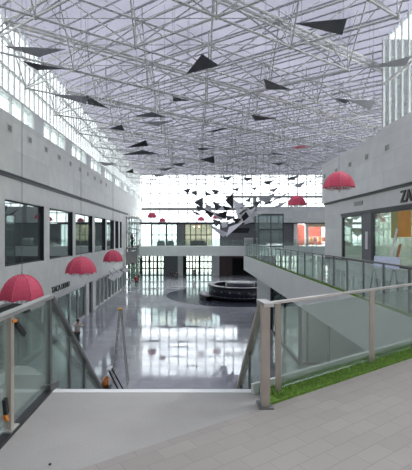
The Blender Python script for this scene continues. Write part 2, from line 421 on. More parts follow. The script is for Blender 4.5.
for (p, q) in ((23.3, 26.6), (17.95, 22.2), (13.6, 17.75), (9.4, 13.4)):
    f = MB(); X0, X1 = XR-0.02, XR+0.12; z0, z1 = UP+0.12, HEAD-0.18
    f.box(X0, X1, p, p+0.1, z0, z1).box(X0, X1, q-0.22, q, z0, z1).box(X0, X1, p, q, z0, z0+0.1).box(X0, X1, p, q, z1-0.08, z1)
    o = struct('window_%d' % n_win, f, 'dark_frame'); n_win += 1
    MB().box(XR+0.04, XR+0.06, p+0.1, q-0.2, z0+0.1, z1-0.08).build('window_pane', 'glass_shop', o)
# shop interior (room shell)
struct('wall_back_right', MB().box(16, 16.2, 5, 29.7, UP, HEAD+0.2).box(XR+0.3, 16, 5, 29.7, HEAD+0.05, HEAD+0.15).box(XR+0.3, 16, 22.9, 23.0, UP, HEAD), 'white_paint')
struct('floor', MB().box(12.5, 16.2, 5, 29.7, UP-0.3, UP), 'walkway_m')
# glazing above the right wall
fr = MB(); pn = MB(); yy = 0.0
while yy < 21.2: fr.box(XR+0.13, XR+0.2, yy, yy+0.10, 12.1, ZC); yy += 0.62
fr.box(XR+0.1, XR+0.26, 0, 21.2, 12.0, 12.35).box(XR+0.1, XR+0.26, 0, 21.2, 14.6, 14.7)
pn.box(XR+0.16, XR+0.18, 0, 21.2, 12.35, ZC)
o = struct('window_%d' % n_win, fr, 'white_paint'); n_win += 1
pn.build('window_pane', 'glass_strip', o)
struct('wall_sun_screen', MB().box(XR+0.2, 24.2, 21.3, 21.36, 12.0, ZC), 'roof_skin').name = 'wall_right'  # membrane added to stop sun entering where the roof stops short
# right ground floor: storefront under the walkway
struct('wall_right_ground', MB().box(5.5, 5.8, 28.2, 34.4, 0, 3.8).box(7.05, 12.4, 20.6, 20.8, 0, 3.8).box(12.3, 12.4, 4, 20.6, 0, 3.8), 'wall_end_m').name = 'wall_right'
f = MB()
for yy in (20.6, 24.0, 28.1): f.box(5.45, 5.62, yy, yy+0.16, 0, 3.8)
f.box(5.45, 5.62, 20.6, 28.2, 0, 0.14)
o = struct('window_%d' % n_win, f, 'dark_frame'); n_win += 1
MB().box(5.52, 5.54, 20.7, 28.1, 0.14, 3.8).build('window_pane', 'glass_shop', o)
f = MB().box(5.62, 7.05, 20.58, 20.72, 0, 0.14).box(5.85, 5.95, 20.58, 20.74, 0, 3.8).box(6.95, 7.05, 20.56, 20.74, 0, 3.8)
o = struct('window_%d' % n_win, f, 'dark_frame'); n_win += 1
MB().box(5.62, 6.95, 20.64, 20.66, 0.14, 3.8).build('window_pane', 'glass_shop', o)
struct('wall_back_ground', MB().box(9.5, 9.6, 20.8, 34.4, 0, 3.8), 'room_m').name = 'wall_right'

struct('wall_back', MB().box(-14.2, 16.2, -6.2, -6.0, 0, ZC+0.04).box(15.0, 15.2, -6, 5, 0, ZC), 'wall_end_m')  # unseen back and side walls, added to keep open sky light off the foreground
# wall vents
def vent(x, yc, z, side, label, grp):
    sx = 1 if side == 'L' else -1
    t = thing('wall_vent', label, 'vent', (x, yc, z-0.18), grp)
    f = MB(); xa, xb = sorted((x, x+sx*0.03))
    for (a0, a1, c_, d_) in ((-.26, .26, .14, .18), (-.26, .26, -.18, -.14), (-.26, -.22, -.14, .14), (.22, .26, -.14, .14)): f.box(xa, xb, yc+a0, yc+a1, z+c_, z+d_)
    f.build('vent_frame', 'wall_left_m', t)
    s_ = MB(); xc, xd = sorted((x+sx*0.002, x+sx*0.02))
    for j in range(4): s_.box(xc, xd, yc-.22, yc+.22, z-.13+j*.07, z-.09+j*.07)
    s_.build('louvre', 'vent_m', t)
    MB().box(*sorted((x, x+sx*0.004)), yc-.22, yc+.22, z-.14, z+.14).build('backing', 'vent_m', t)
ordn = ['nearest', 'second', 'third', 'fourth', 'fifth', 'sixth', 'seventh', 'eighth', 'ninth', 'tenth']
for i in range(10):
    vent(XL+0.12, 18.8+2.33*i, 11.72, 'L', 'small louvred vent high on the left wall, %s from the camera end of its row' % ordn[i], 'vents on the left wall')
for i in range(5):
    vent(XR-0.22, 19.9+2.36*i, 11.05, 'R', 'small louvred vent high on the right wall, %s counting from the sign end' % ordn[i], 'vents on the right wall')
t = MB().box(XR-0.05, XR, 23.3, 24.5, 8.48, 8.72); o = t.build('air_grille', 'vent_m'); tag(o, 'flat grey air grille above the pier between the right shop windows', 'grille')

# ================================================================== far end
# upper glazing over the white beam
def grid_window(x0, x1, z0, z1, y, dx, dz, m, gm, th=0.12, base=0.14):
    global n_win
    f = MB(); n = max(1, round((x1-x0)/dx)); k = max(1, round((z1-z0)/dz))
    for i in range(n+1): xx = x0+(x1-x0)*i/n; f.box(xx-th/2, xx+th/2, y-0.06, y+0.06, z0, z1)
    for j in range(k+1): zz = z0+(z1-z0)*j/k; f.box(x0, x1, y-0.05, y+0.05, zz-th/2, zz+th/2)
    o = struct('window_%d' % n_win, f, m); n_win += 1
    MB().box(x0, x1, y-0.01, y+0.01, z0, z1).build('window_pane', gm, o); return o
grid_window(-8.75, 24, 8.95, ZC, YE, 1.55, 1.7, 'steel_dark', 'glass_clear', 0.15)
struct('trim_9', MB().box(-9, 7.6, YE-0.3, YE-0.06, 10.95, 11.45).box(5.5, 24, YE-0.3, YE-0.06, 13.1, 13.5).box(10.1, 10.7, YE-0.9, YE-0.31, 8.9, 13.1), 'vent_m')
struct('trim_10', MB().box(-9, 5.2, YE-0.1, YE+0.2, 8.65, 8.95), 'dark_frame')
# upper level far windows (y 225-243)
def xz(px, Y=YE): return (px-VPX)/F*Y
grid_window(xz(140), xz(151), UP, 8.65, YE, 0.9, 3.6, 'truss_m', 'glass_clear')
for (p, q) in ((152, 166), (167, 177)): grid_window(xz(p), xz(q), UP, 8.65, YE, 1.0, 1.8, 'dark_frame', 'glass_shop')
grid_window(xz(185), xz(212), UP, 8.65, YE, 1.0, 1.8, 'dark_frame', 'glass_shop')
grid_window(xz(212), xz(220), UP, 8.65, YE, 0.7, 3.6, 'truss_m', 'glass_lift')
struct('wall_end', MB().box(xz(177), xz(185), YE, YE+0.3, UP, 8.65).box(xz(220), xz(293.5), YE, YE+0.3, UP, 8.8), 'grey_wall')
struct('wall_end', MB().box(xz(151), xz(152), YE, YE+0.3, UP, 8.65).box(xz(166), xz(167), YE, YE+0.3, UP, 8.65), 'dark_frame')
struct('wall_end', MB().box(7.5, 24, YE-0.8, YE+0.3, 8.9, 11.6), 'wall_end_m')
struct('trim_11', MB().box(7.5, 24, YE-0.7, YE+0.3, 8.72, 8.9), 'dark_frame')
struct('wall_end', MB().box(xz(293.5), xz(297), YE-0.4, YE+0.3, UP, 8.72).box(xz(305), xz(308), YE-0.4, YE+0.3, UP, 8.72), 'white_paint')
# shop interior right far end
struct('wall_end', MB().box(xz(297), xz(305), YE+1.4, YE+1.5, UP, 8.72).box(xz(305), 24, YE+6.9, YE+7.0, UP, 8.72), 'red_wall')
struct('wall_end', MB().box(xz(182), xz(213), YE+4.5, YE+4.6, UP, 8.72).box(xz(308), 24, YE+0.0, YE+0.2, 8.2, 8.72), 'cream')
# ground level facade
g0, g1 = 0, 3.45
for (p, q) in ((128, 141), (142, 149), (150, 157), (158, 164), (186, 199), (200, 212)):
    grid_window(xz(p), xz(q), g0, g1, YE, 0.62, 1.15, 'dark_frame', 'glass_shop', 0.2)
col = MB()
for (p, q) in ((141, 142), (149, 150), (157, 158), (199, 200)): col.box(xz(p), xz(q), YE-0.3, YE+0.3, g0, g1)
struct('wall_end', col, 'dark_frame')
struct('wall_end', MB().box(xz(164), xz(178), YE-0.5, YE+0.3, g0, g1), 'grey_wall')
struct('wall_end', MB().box(xz(178), xz(183), YE-0.9, YE+0.3, g0, g1).box(xz(212), xz(219), YE-0.9, YE+0.3, g0, g1), 'wall_end_m')
struct('wall_end', MB().box(xz(183), xz(186), YE-0.3, YE+0.3, g0, g1), 'dark_frame')
struct('wall_end', MB().box(xz(219), xz(232), YE-0.6, YE+0.3, g0, g1).box(xz(232), 24, YE-0.6, YE+0.3, 2.9, g1), 'dark_brown')
struct('wall_end', MB().box(xz(232), 24, YE+0.5, YE+0.7, g0, 2.9), 'black_void')
# outdoor ground beyond the end glazing
struct('floor', MB().box(-40, 40, 76, 140, -0.35, -0.05), 'landing_m')
struct('wall_far_right', MB().box(24, 24.3, 21.3, 76, 0, ZC), 'wall_right_m').name = 'wall_right'

# ================================================================== roof
roofpoly = [(-9.1, -6.1), (15.1, -6.1), (15.1, 4), (XR+0.4, 4), (XR+0.4, 21.3), (24.3, 21.3), (24.3, YE+0.2), (-9.1, YE+0.2)]
struct('ceiling', MB().prism(roofpoly, ZC, ZC+0.04), 'roof_skin')
def inside(x, y):
    return -8.7 <= x <= (XR-0.1 if y < 21.5 else 22.0) and 1.5 <= y <= 59
sx, sy = 3.1, 2.2; ox, oy = -2.3, 15.9
HB, HT = 14.15, 16.35
bot = {}; top = {}
for i in range(-6, 12):
    for j in range(-8, 21):
        x, y = ox+i*sx, oy+j*sy
        if not inside(x, y): continue
        (bot if (i+j) % 2 == 0 else top)[(i, j)] = Vector((x, y, HB if (i+j) % 2 == 0 else HT))
lower = MB(); upper = MB(); web = MB(); heavy = MB(); nod = MB()
for (i, j), p in bot.items():
    for d in ((1, 1), (1, -1)):
        q = bot.get((i+d[0], j+d[1]))
        if q: lower.tube(p, q, 0.045, 5, False)
    for d in ((1, 0), (-1, 0), (0, 1), (0, -1)):
        q = top.get((i+d[0], j+d[1]))
        if q: web.tube(p, q, 0.034, 5, False)
    nod.ball(p, 0.10, 8, 5)
for (i, j), p in top.items():
    for d in ((1, 1), (1, -1)):
        q = top.get((i+d[0], j+d[1]))
        if not q: continue
        if d == (1, 1) and (i-j) % 4 == 1:
            off = Vector((0.09, -0.13, 0))
            heavy.tube(p+off, q+off, 0.07, 6, False); heavy.tube(p-off, q-off, 0.07, 6, False); heavy.tube(p-Vector((0,0,.3)), q-Vector((0,0,.3)), 0.05, 6, False)
        else: upper.tube(p, q, 0.05, 5, False)
    nod.ball(p, 0.10, 8, 5)
    upper.tube(p, p+Vector((0, 0, ZC-HT-0.02)), 0.035, 5, False)
# secondary fine bracing between the layers and intermediate props
mid = MB(); mz = HB+1.15
for (i, j), p in bot.items():
    c = p+Vector((0, 0, 1.15))
    for d in ((2, 0), (0, 2)):
        if (i+d[0], j+d[1]) in bot: mid.tube(c, c+Vector((d[0]*sx, d[1]*sy, 0)), 0.022, 4, False)
    mid.tube(p, c, 0.026, 4, False)
    for d in ((1, 0), (-1, 0), (0, 1), (0, -1)):
        q = top.get((i+d[0], j+d[1]))
        if q: mid.tube(c, (c+q)/2+Vector((0,0,.4)), 0.018, 4, False)
sf_ = thing('roof_space_frame', 'white tubular steel space frame spanning under the whole glazed roof', 'space frame', (0, 27, HB))
lower.build('lower_chord', 'truss_m', sf_); upper.build('upper_chord', 'truss_m', sf_); web.build('web_strut', 'truss_m', sf_)
heavy.build('main_girder', 'truss_heavy_m', sf_); nod.build('node_joint', 'truss_m', sf_); mid.build('secondary_bracing', 'truss_m', sf_)
# purlins carrying the skin: run along the second diagonal
pu = MB(); d = Vector((sx, -sy)).normalized(); nrm = Vector((-d.y, d.x))
for k in range(-40, 90):
    c = Vector((0, 20))+nrm*(k*0.92-25)
    lo = hi = None
    for s_ in range(-140, 141):
        q = c+d*(s_*0.5)
        ok = -9.0 <= q.x <= (XR+0.3 if q.y < 21.3 else 24) and 0 <= q.y <= YE
        if ok:
            if lo is None: lo = q
            hi = q
    if lo is not None and (hi-lo).length > 1: pu.beam((lo.x, lo.y, ZC-0.07), (hi.x, hi.y, ZC-0.07), 0.032 if k % 4 else 0.08, 0.07)
struct('trim_12', pu, 'purlin_m')

# ================================================================== railings
def rail_run(name, label, pts2, posts, zf, h, panes, base=True, prh=0.05, mat_post='steel_brushed', origin=None, handr=(0.07, 0.035), pane_m='glass_rail'):
    a, b = Vector(pts2[0]), Vector(pts2[1]); L = (b-a).length; d = (b-a)/L
    t = thing(name, label, 'railing', (a.x, a.y, zf))
    hb = MB().beam((a.x, a.y, zf+h), (b.x, b.y, zf+h), handr[0], handr[1]); hb.build('handrail', 'steel', t)
    for s_ in posts:
        p = a+d*s_
        MB().beam((p.x, p.y, zf), (p.x, p.y, zf+h-handr[1]/2), prh, prh*0.7).build('post', mat_post, t)
    for s0, s1 in panes:
        p = a+d*s0; q = a+d*s1
        MB().quad((p.x, p.y, zf+0.06), (q.x, q.y, zf+0.06), (q.x, q.y, zf+h-0.07), (p.x, p.y, zf+h-0.07)).plate([(p.x, p.y, zf+0.06), (q.x, q.y, zf+0.06), (q.x, q.y, zf+h-0.07), (p.x, p.y, zf+h-0.07)], 0.012)
        mb = MB().plate([(p.x, p.y, zf+0.06), (q.x, q.y, zf+0.06), (q.x, q.y, zf+h-0.07), (p.x, p.y, zf+h-0.07)], 0.012)
        mb.build('glass_panel', pane_m, t)
    if base:
        MB().beam((a.x, a.y, zf+0.03), (b.x, b.y, zf+0.03), 0.09, 0.06).build('base_channel', 'steel_dark', t)
    return t
# bridge railing to the right
ra = on(0.10, 0.16); rb = on(6.2, 0.16)
posts = [0.24, 1.95, 4.1, 6.1]
rr = rail_run('glass_railing', 'stainless glass railing running diagonally from the beige newel post to the right edge', (ra, rb), posts, UP, 0.96,
              [(0.3, 1.90), (2.0, 4.05), (4.15, 6.05)], base=False, prh=0.055, handr=(0.06, 0.024))
a_ = Vector(on(0.10, 0.22)); b2 = Vector(on(6.2, 0.22))
MB().prism([on(0.12, 0.30), on(6.2, 0.30), on(6.2, 0.335), on(0.12, 0.335)], UP-0.45, UP+0.10).build('base_channel', 'fascia_m', rr)
# turf strip
tt = thing('turf_strip', 'bright green artificial turf strip along the foot of the near right railing', 'turf', (*on(0, 0.15), UP))
MB().prism([on(0.02, 0.0), on(6.2, 0.0), on(6.2, 0.295), on(0.20, 0.295), on(0.10, 0.15)], UP-0.449, UP+0.025).build('turf_mat', 'grass_m', tt)
bl = MB()
for _ in range(9000):
    s_ = random.uniform(0.2, 6.1); of = random.uniform(0.0, 0.29); x, y = on(s_, of)
    an = random.uniform(0, math.pi*2); hh = random.uniform(0.02, 0.05); dx, dy = math.cos(an)*0.005, math.sin(an)*0.005
    lx, ly = random.uniform(-.02, .02), random.uniform(-.02, .02)
    bl.quad((x-dx, y-dy, UP+0.02), (x+dx, y+dy, UP+0.02), (x+lx, y+ly, UP+0.02+hh))
tag(bl.build('turf_blades', 'blade_m', tt), kind='stuff')

# stair railings, right and left, and the staircase
SL = 0.81
def stair_rail(name, label, X, y0, y1, z0, newel, posts, side):
    t = thing(name, label, 'railing', (X, y0, UP))
    zr = lambda y: z0-SL*(y-y0)
    if newel:
        MB().box(X-0.04, X+0.04, y0-0.18, y0-0.08, UP-0.02, z0-0.02).build('newel_post', 'steel_brushed', t)
        MB().box(X-0.07, X+0.07, y0-0.22, y0-0.03, UP, UP+0.012).build('post_foot', 'steel_dark', t)
        MB().beam((X+0.02, y0-0.24, z0-0.005), (X-0.01, y0+0.03, z0-0.005), 0.10, 0.035).build('rail_cap', 'steel', t)
    MB().beam((X, y0-0.02, z0-0.005), (X, y1, zr(y1)), 0.085, 0.05).build('handrail', 'steel_brushed' if newel else 'steel_dark', t)
    for yy in posts:
        MB().box(X-0.02, X+0.02, yy-0.03, yy+0.03, max(0.2, UP-SL*(yy-4.3)-0.3), zr(yy)-0.06).build('post', 'steel_dark', t)
    ys = [y0]+posts+[y1]
    for p, q in zip(ys, ys[1:]):
        z = lambda y: UP-SL*(y-4.3)+0.12 if y > 4.3 else UP+0.05
        MB().plate([(X, p+.04, z(p)), (X, q-.04, z(q)), (X, q-.04, zr(q)-0.06), (X, p+.04, zr(p)-0.06)], 0.012).build('glass_panel', 'glass_rail', t)
    return t
stair_rail('stair_railing', 'steel handrail and glass descending the stairs from the thick beige newel post', 0.70, 4.02, 10.5, UP+1.0, True, [4.9, 5.83, 7.6, 9.3], 1)
stair_rail('stair_railing', 'steel handrail and glass descending the left side of the stairs', -1.55, 4.36, 10.5, UP+0.98, False, [5.0, 5.68, 7.4, 9.2], -1)
# left level railing
lr = thing('glass_railing', 'glass railing with brushed steel post along the left side of the landing', 'railing', (-1.55, 1, UP))
MB().beam((-1.55, 0.4, UP+0.995), (-1.55, 4.34, UP+0.995), 0.08, 0.035).build('handrail', 'steel', lr)
for yy, pm in ((3.38, 'steel_brushed'), (1.4, 'steel_brushed'), (4.30, 'steel_dark')):
    MB().box(-1.575, -1.525, yy-0.03, yy+0.03, UP, UP+0.975).build('post', pm, lr)
MB().box(-1.60, -1.50, 3.30, 3.46, UP, UP+0.03).build('post_foot', 'steel', lr)
MB().prism([(-1.60, 4.22), (-1.50, 4.22), (-1.47, 4.38), (-1.60, 4.38)], UP, UP+0.07).build('post_foot', 'steel_dark', lr)
MB().plate([(-1.55, 1.45, UP+.05), (-1.55, 3.33, UP+.05), (-1.55, 3.33, UP+.93), (-1.55, 1.45, UP+.93)], 0.014).build('glass_panel', 'glass_rail', lr)
MB().plate([(-1.55, 3.43, UP+.05), (-1.55, 4.26, UP+.05), (-1.55, 4.26, UP+.93), (-1.55, 3.43, UP+.93)], 0.014).build('glass_panel', 'glass_rail', lr)
MB().box(-1.64, -1.49, 0.4, 4.34, UP-0.002, UP+0.02).build('base_channel', 'dark_frame', lr)
for (y0_, z0_, y1_, z1_) in ((3.44, 0.90, 3.62, 0.76), (3.24, 0.33, 3.27, 0.20)):
    cl_ = MB().beam((-1.525, y0_, UP+z0_), (-1.525, y1_, UP+z1_), 0.03, 0.04).build('glass_clamp', 'rubber', lr)
    MB().beam((-1.53, y0_-0.07, UP+z0_+0.03) if z0_ > .5 else (-1.53, 3.25, UP+.19), (-1.53, y0_+0.02, UP+z0_+0.02) if z0_ > .5 else (-1.53, 3.30, UP+.13), 0.024, 0.026).build('clamp_grip', 'orange', cl_)
# stairs
stp = MB()
for i in range(24): stp.box(-1.5, 0.64, 4.3+i*0.2575, 4.3+(i+1)*0.2575, max(0.0, UP-(i+1)*0.2-0.35), UP-(i+1)*0.2)
tag(stp.build('staircase', 'landing_m'), 'straight flight of stairs dropping away beyond the landing edge to the ground floor', 'stairs')
struct('trim_13', MB().box(-1.5, 0.66, 4.22, 4.31, UP-0.03, UP+0.001), 'fascia_m')

# balcony railing on the right walkway
posts = [8.34+1.12*k-6.6 for k in range(-1, 24)]
posts = [p for p in posts if p > 0]
bp = thing('balcony_railing', 'long glass and steel balustrade along the edge of the right walkway', 'railing', (XB, 6.6, UP))
yb0, yb1 = 6.7, 34.5; XP = XB+0.10
MB().beam((XP, yb0, UP+1.0), (XP, yb1, UP+1.0), 0.06, 0.04).build('handrail', 'steel_dark', bp)
ys = [8.34+1.12*k for k in range(-1, 24)]
for yy in ys: MB().box(XP-0.018, XP+0.018, yy-0.022, yy+0.022, UP, UP+0.98).build('post', 'steel_dark', bp)
for p, q in zip(ys, ys[1:]): MB().box(XP-0.006, XP+0.006, p+0.04, q-0.04, UP+0.06, UP+0.92).build('glass_panel', 'glass_rail', bp)
MB().beam((XP, yb1, UP+1.0), (12.2, yb1, UP+1.0), 0.05, 0.035).build('handrail', 'steel_dark', bp)
xs = [XP+1.15*k for k in range(1, 8)]
for xx in xs: MB().box(xx-0.02, xx+0.02, yb1-0.02, yb1+0.02, UP, UP+0.98).build('post', 'steel_dark', bp)
for p, q in zip([XP]+xs, xs): MB().box(p+0.04, q-0.04, yb1-0.006, yb1+0.006, UP+0.06, UP+0.92).build('glass_panel', 'glass_rail', bp)
t2 = MB().box(XB+0.01, XB+0.075, 6.6, 34.5, UP, UP+0.045); tag(t2.build('turf_edging', 'grass_m'), 'thin green turf edging along the foot of the walkway balustrade', 'turf')

# far bridge railing
br_ = thing('bridge_railing', 'glass balustrade along the front of the far bridge', 'railing', (0, 64.4, UP))
MB().beam((-8.7, 64.45, UP+1.05), (20, 64.45, UP+1.05), 0.08, 0.06).build('handrail', 'steel_dark', br_)
for k in range(20): xx = -8.6+1.5*k; MB().box(xx-0.03, xx+0.03, 64.42, 64.48, UP, UP+1.02).build('post', 'steel_dark', br_)
for k in range(19): xx = -8.6+1.5*k; MB().box(xx+0.05, xx+1.45, 64.44, 64.46, UP+0.06, UP+0.95).build('glass_panel', 'glass_rail', br_)

# ================================================================== escalator left of the stairs
es = thing('escalator', 'escalator with glass sides and black handrails left of the landing', 'escalator', (-2.85, 4.9, UP))
def esc_path(X, off, y0=1.6):
    pts = [(X, y0, UP+0.82+off), (X, 4.7, UP+0.82+off)]
    for k in range(1, 7):
        t = k/6*math.radians(32); pts.append((X, 4.7+1.1*math.sin(t), UP+0.82+off-1.1*(1-math.cos(t))))
    l = pts[-1]; pts.append((X, l[1]+6.4, l[2]-6.4*math.tan(math.radians(32))))
    return pts
for X in (-2.2, -3.5):
    P = esc_path(X, 0)
    h = MB()
    for a, b in zip(P, P[1:]): h.beam(a, b, 0.09, 0.05)
    cN = (X, 1.6, UP+0.42)
    h.path([(X, 1.6-0.40*math.sin(t*math.pi/8), UP+0.42+0.40*math.cos(t*math.pi/8)) for t in range(9)], 0.035)
    h.build('moving_handrail', 'rubber', es)
    g = MB()
    for a, b in zip(P, P[1:]): g.plate([a, b, (b[0], b[1], b[2]-0.75), (a[0], a[1], a[2]-0.75)], 0.012)
    g.build('balustrade_glass', 'glass_rail', es)
    c = MB()
    for a, b in zip(P, P[1:]): c.beam((a[0], a[1], a[2]-0.93), (b[0], b[1], b[2]-0.93), 0.16, 0.34)
    c.build('skirt_panel', 'fascia_m', es)
st = MB()
for i in range(22):
    z = UP-0.06-i*0.2
    if z > 0.3: st.box(-3.4, -2.3, 5.2+i*0.32, 5.2+(i+1)*0.32, z-0.2, z)
st.box(-3.4, -2.3, 4.75, 5.2, UP-0.2, UP-0.03)
st.build('step_band', 'steel_dark', es)

# ================================================================== umbrellas
def make_umbrella(label, grp, wire):
    t = thing('hanging_umbrella', label, 'umbrella', (0, 0, 0), grp)
    N = 8; R = 0.66; H = 0.76
    c = MB(); rings = 7
    def pt(i, j, sub, inset=0.0):
        a = 2*math.pi*(i+sub/3)/N; ph = j/rings*math.radians(88)
        sag = 1-0.07*math.sin(math.pi*sub/3)*(j/rings)
        r = (R-inset)*math.sin(ph)*sag; z = (H-inset)*math.cos(ph)
        if j == rings: z += 0.055*math.sin(math.pi*sub/3)
        return (r*math.cos(a), r*math.sin(a), z)
    for inset, flip in ((0, False), (0.012, True)):
        for i in range(N):
            for sub in range(3):
                for j in range(rings):
                    q = [pt(i, j, sub, inset), pt(i, j+1, sub, inset), pt(i, j+1, sub+1, inset), pt(i, j, sub+1, inset)]
                    c.quad(*(q[::-1] if flip else q)); c.smooth[-1] = True
    c.build('canopy', 'pink', t)
    for i in range(N):
        r_ = MB(); r_.path([tuple(Vector(pt(i, j, 0))*1.006) for j in range(rings+1)], 0.011, 5); r_.build('rib', 'pink_rib', t)
    f = MB()
    for i in range(24):
        a0, a1 = 2*math.pi*i/24, 2*math.pi*(i+1)/24; am = (a0+a1)/2; dz = 0.05+0.05*math.sin(i*2.3)
        f.plate([(0.52*math.cos(a0), 0.52*math.sin(a0), 0.05), (0.52*math.cos(a1), 0.52*math.sin(a1), 0.05), (0.46*math.cos(am), 0.46*math.sin(am), -dz)], 0.006)
    f.build('fringe', 'fringe', t)
    MB().tube((0, 0, -0.18), (0, 0, H+0.05), 0.012, 6).ball((0, 0, H+0.05), 0.03).build('shaft', 'steel', t)
    MB().tube((0, 0, H+0.05), (0, 0, wire), 0.007, 4).build('hanging_wire', 'wire_m', t)
    return t
U = [(22, 300, 44, 'largest pink umbrella hanging at the far left above the escalator', 0),
     (81, 274, 30, 'pink umbrella hanging in front of the left wall, middle of the left row of three', 0),
     (113, 262, 20.5, 'smallest pink umbrella of the left row, hanging above the white boards', 0),
     (152, 218, 9.5, 'tiny red umbrella far away above the left end of the far bridge', 0),
     (162.5, 222, 7, 'tiny red umbrella far away, just right of and below the first far one', 0),
     (201, 221, 7.5, 'tiny pinkish red umbrella far away, left of the hanging panel cluster', 0),
     (217, 219, 9, 'tiny pinkish red umbrella partly behind the hanging panel cluster', 0),
     (339, 189, 30, 'large pink umbrella hanging before the upper right wall', 0),
     (297, 206, 18.5, 'pink umbrella hanging right of the panel cluster, beside the end of the right wall', 0)]
for i, (px, py, wd, lab, _) in enumerate(U):
    Y = min(1.32*F/wd, 50+2.5*(i % 4)); p = W(px, py, Y)
    u_ = make_umbrella(lab, 'pink umbrellas hung across the atrium', (ZC+0.01-p.z)/(wd*Y/F/1.32))
    u_.location = p; u_.scale = (wd*Y/F/1.32,)*3; u_.rotation_euler = (0, 0, 0.3*i)

# ================================================================== hanging triangles
def hpoint(px, py, h, ):    # a point on a horizontal plane h above the eye
    return W(px, py, h*F/(HY-py))
TR = [
 ([(4,46),(66,49),(38,57)], 'tri_mid', 6.6, 'broad grey triangle hanging near the upper left corner, above another'),
 ([(22,61),(64,69),(37,70)], 'tri_dark', 6.6, 'long dark triangle just below the broad grey one at upper left'),
 ([(50,94),(88,96),(86,104)], 'tri_mid', 6.6, 'light grey triangle left of its dark twin on the left side'),
 ([(86,95),(109,108.5),(88,104)], 'tri_black', 6.55, 'black triangle pointing down right beside a light grey twin at left'),
 ([(295,23.5),(347,18.5),(342,35)], 'tri_dark', 6.4, 'largest dark grey triangle hanging at the upper right'),
 ([(186,74),(202,54),(219,65.5)], 'tri_dark', 6.4, 'dark upright triangle hanging near the middle top of the view'),
 ([(263.5,78.5),(292.5,90),(266,89)], 'tri_dark', 6.4, 'dark triangle tapering right, below the largest upper right one'),
 ([(251,115),(276,118.5),(255,120.5)], 'tri_black', 6.4, 'small black triangle below the one tapering right'),
 ([(345,99),(376,100),(370,110)], 'tri_mid', 6.5, 'light grey triangle at the right beside the strip glazing'),
 ([(332,98.5),(352,99),(345,104)], 'tri_dark', 6.45, 'dark triangle touching the light grey one near the right glazing'),
 ([(364,68),(412,55.5),(405,66)], 'tri_mid', 6.5, 'pale grey triangle at the right edge of the view'),
 ([(203,132),(235,126),(216,131.5)], 'tri_black', 6.4, 'thin black sliver triangle just right of centre, high under the roof'),
 ([(163,96.5),(173,96.5),(173,101)], 'fringe', 6.4, 'small white triangle joined to a black one near the centre'),
 ([(173,96.5),(190,100.8),(173,101)], 'tri_black', 6.38, 'small black triangle joined to a white one near the centre'),
 ([(133,116.5),(152,112),(167,117.6)], 'tri_dark', 6.4, 'flat dark triangle, upper of a stacked pair left of centre'),
 ([(139,122),(174,121),(157,125.8)], 'tri_mid', 6.4, 'flat grey triangle, lower of a stacked pair left of centre'),
 ([(109,128.5),(122,124.5),(124.5,130.7)], 'tri_dark', 6.4, 'small dark triangle left of the stacked pair'),
 ([(125.5,148),(146,140),(148,145.7)], 'tri_black', 6.4, 'black wedge triangle pointing left, below the stacked pair'),
 ([(122,155),(142.5,150),(159,154)], 'tri_dark', 6.4, 'wide flat grey triangle under the black wedge'),
 ([(125.5,172.2),(133,168.6),(133.5,173)], 'tri_black', 6.2, 'tiny black wedge near the end of the left wall'),
 ([(170.5,164),(185.5,162.8),(181,166.4)], 'tri_dark', 6.2, 'small dark triangle above the cluster, left side'),
 ([(152,174.5),(166,175),(157,177)], 'tri_dark', 6.2, 'thin dark triangle just above the bright end glazing'),
 ([(175,139.8),(185,136.8),(200,139.4)], 'tri_mid', 6.4, 'flat grey triangle near centre, left of the small dark ones'),
 ([(196,148),(216,148.5),(200,150.6)], 'tri_dark', 6.4, 'thin dark triangle near centre below the black sliver'),
 ([(200,159.5),(214,156),(214.6,163.4)], 'tri_black', 6.2, 'dark triangle directly above the hanging cluster'),
 ([(292,148.5),(299,145.4),(311,147.2)], 'tri_red', 6.4, 'small red triangle hanging among the grey ones on the right'),
 ([(300.6,132.6),(309,129.4),(318,132.6)], 'tri_mid', 6.4, 'small grey triangle above the red one'),
 ([(267,154.7),(286,154.7),(274,152.6)], 'tri_dark', 6.2, 'thin dark triangle left of and below the red one'),
 ([(271.5,163.2),(286,162.4),(279,165.6)], 'tri_dark', 6.2, 'thin dark triangle above the pink umbrella on the right'),
 ([(98,161.5),(118,164),(105,166)], 'tri_mid', 6.2, 'pale grey triangle close to the left clerestory'),
 ([(156,169),(175,167.4),(165,170.6)], 'tri_dark', 6.2, 'narrow dark triangle above the thin one near the end glazing'),
]
def hang(pts, m, label, grp):
    c = sum(pts, Vector())/len(pts)
    t = thing('hanging_triangle', label, 'hanging decoration', tuple(c), grp)
    MB().plate(pts, 0.02).build('sheet', m, t)
    for p in pts[:2]:
        q = c+(p-c)*0.8
        MB().tube(q, (q.x, q.y, ZC+0.01), 0.006, 4).build('hanging_wire', 'wire_m', t)
for (pp, m_, h, lab) in TR:
    pts = [hpoint(x, y, h) for x, y in pp]
    ym = sum(p.y for p in pts)/3
    pts = [hpoint(x, y, h+0.25*((k % 2)-.5)) for k, (x, y) in enumerate(pp)]
    hang(pts, m_, lab, 'triangular panels under the roof frame')
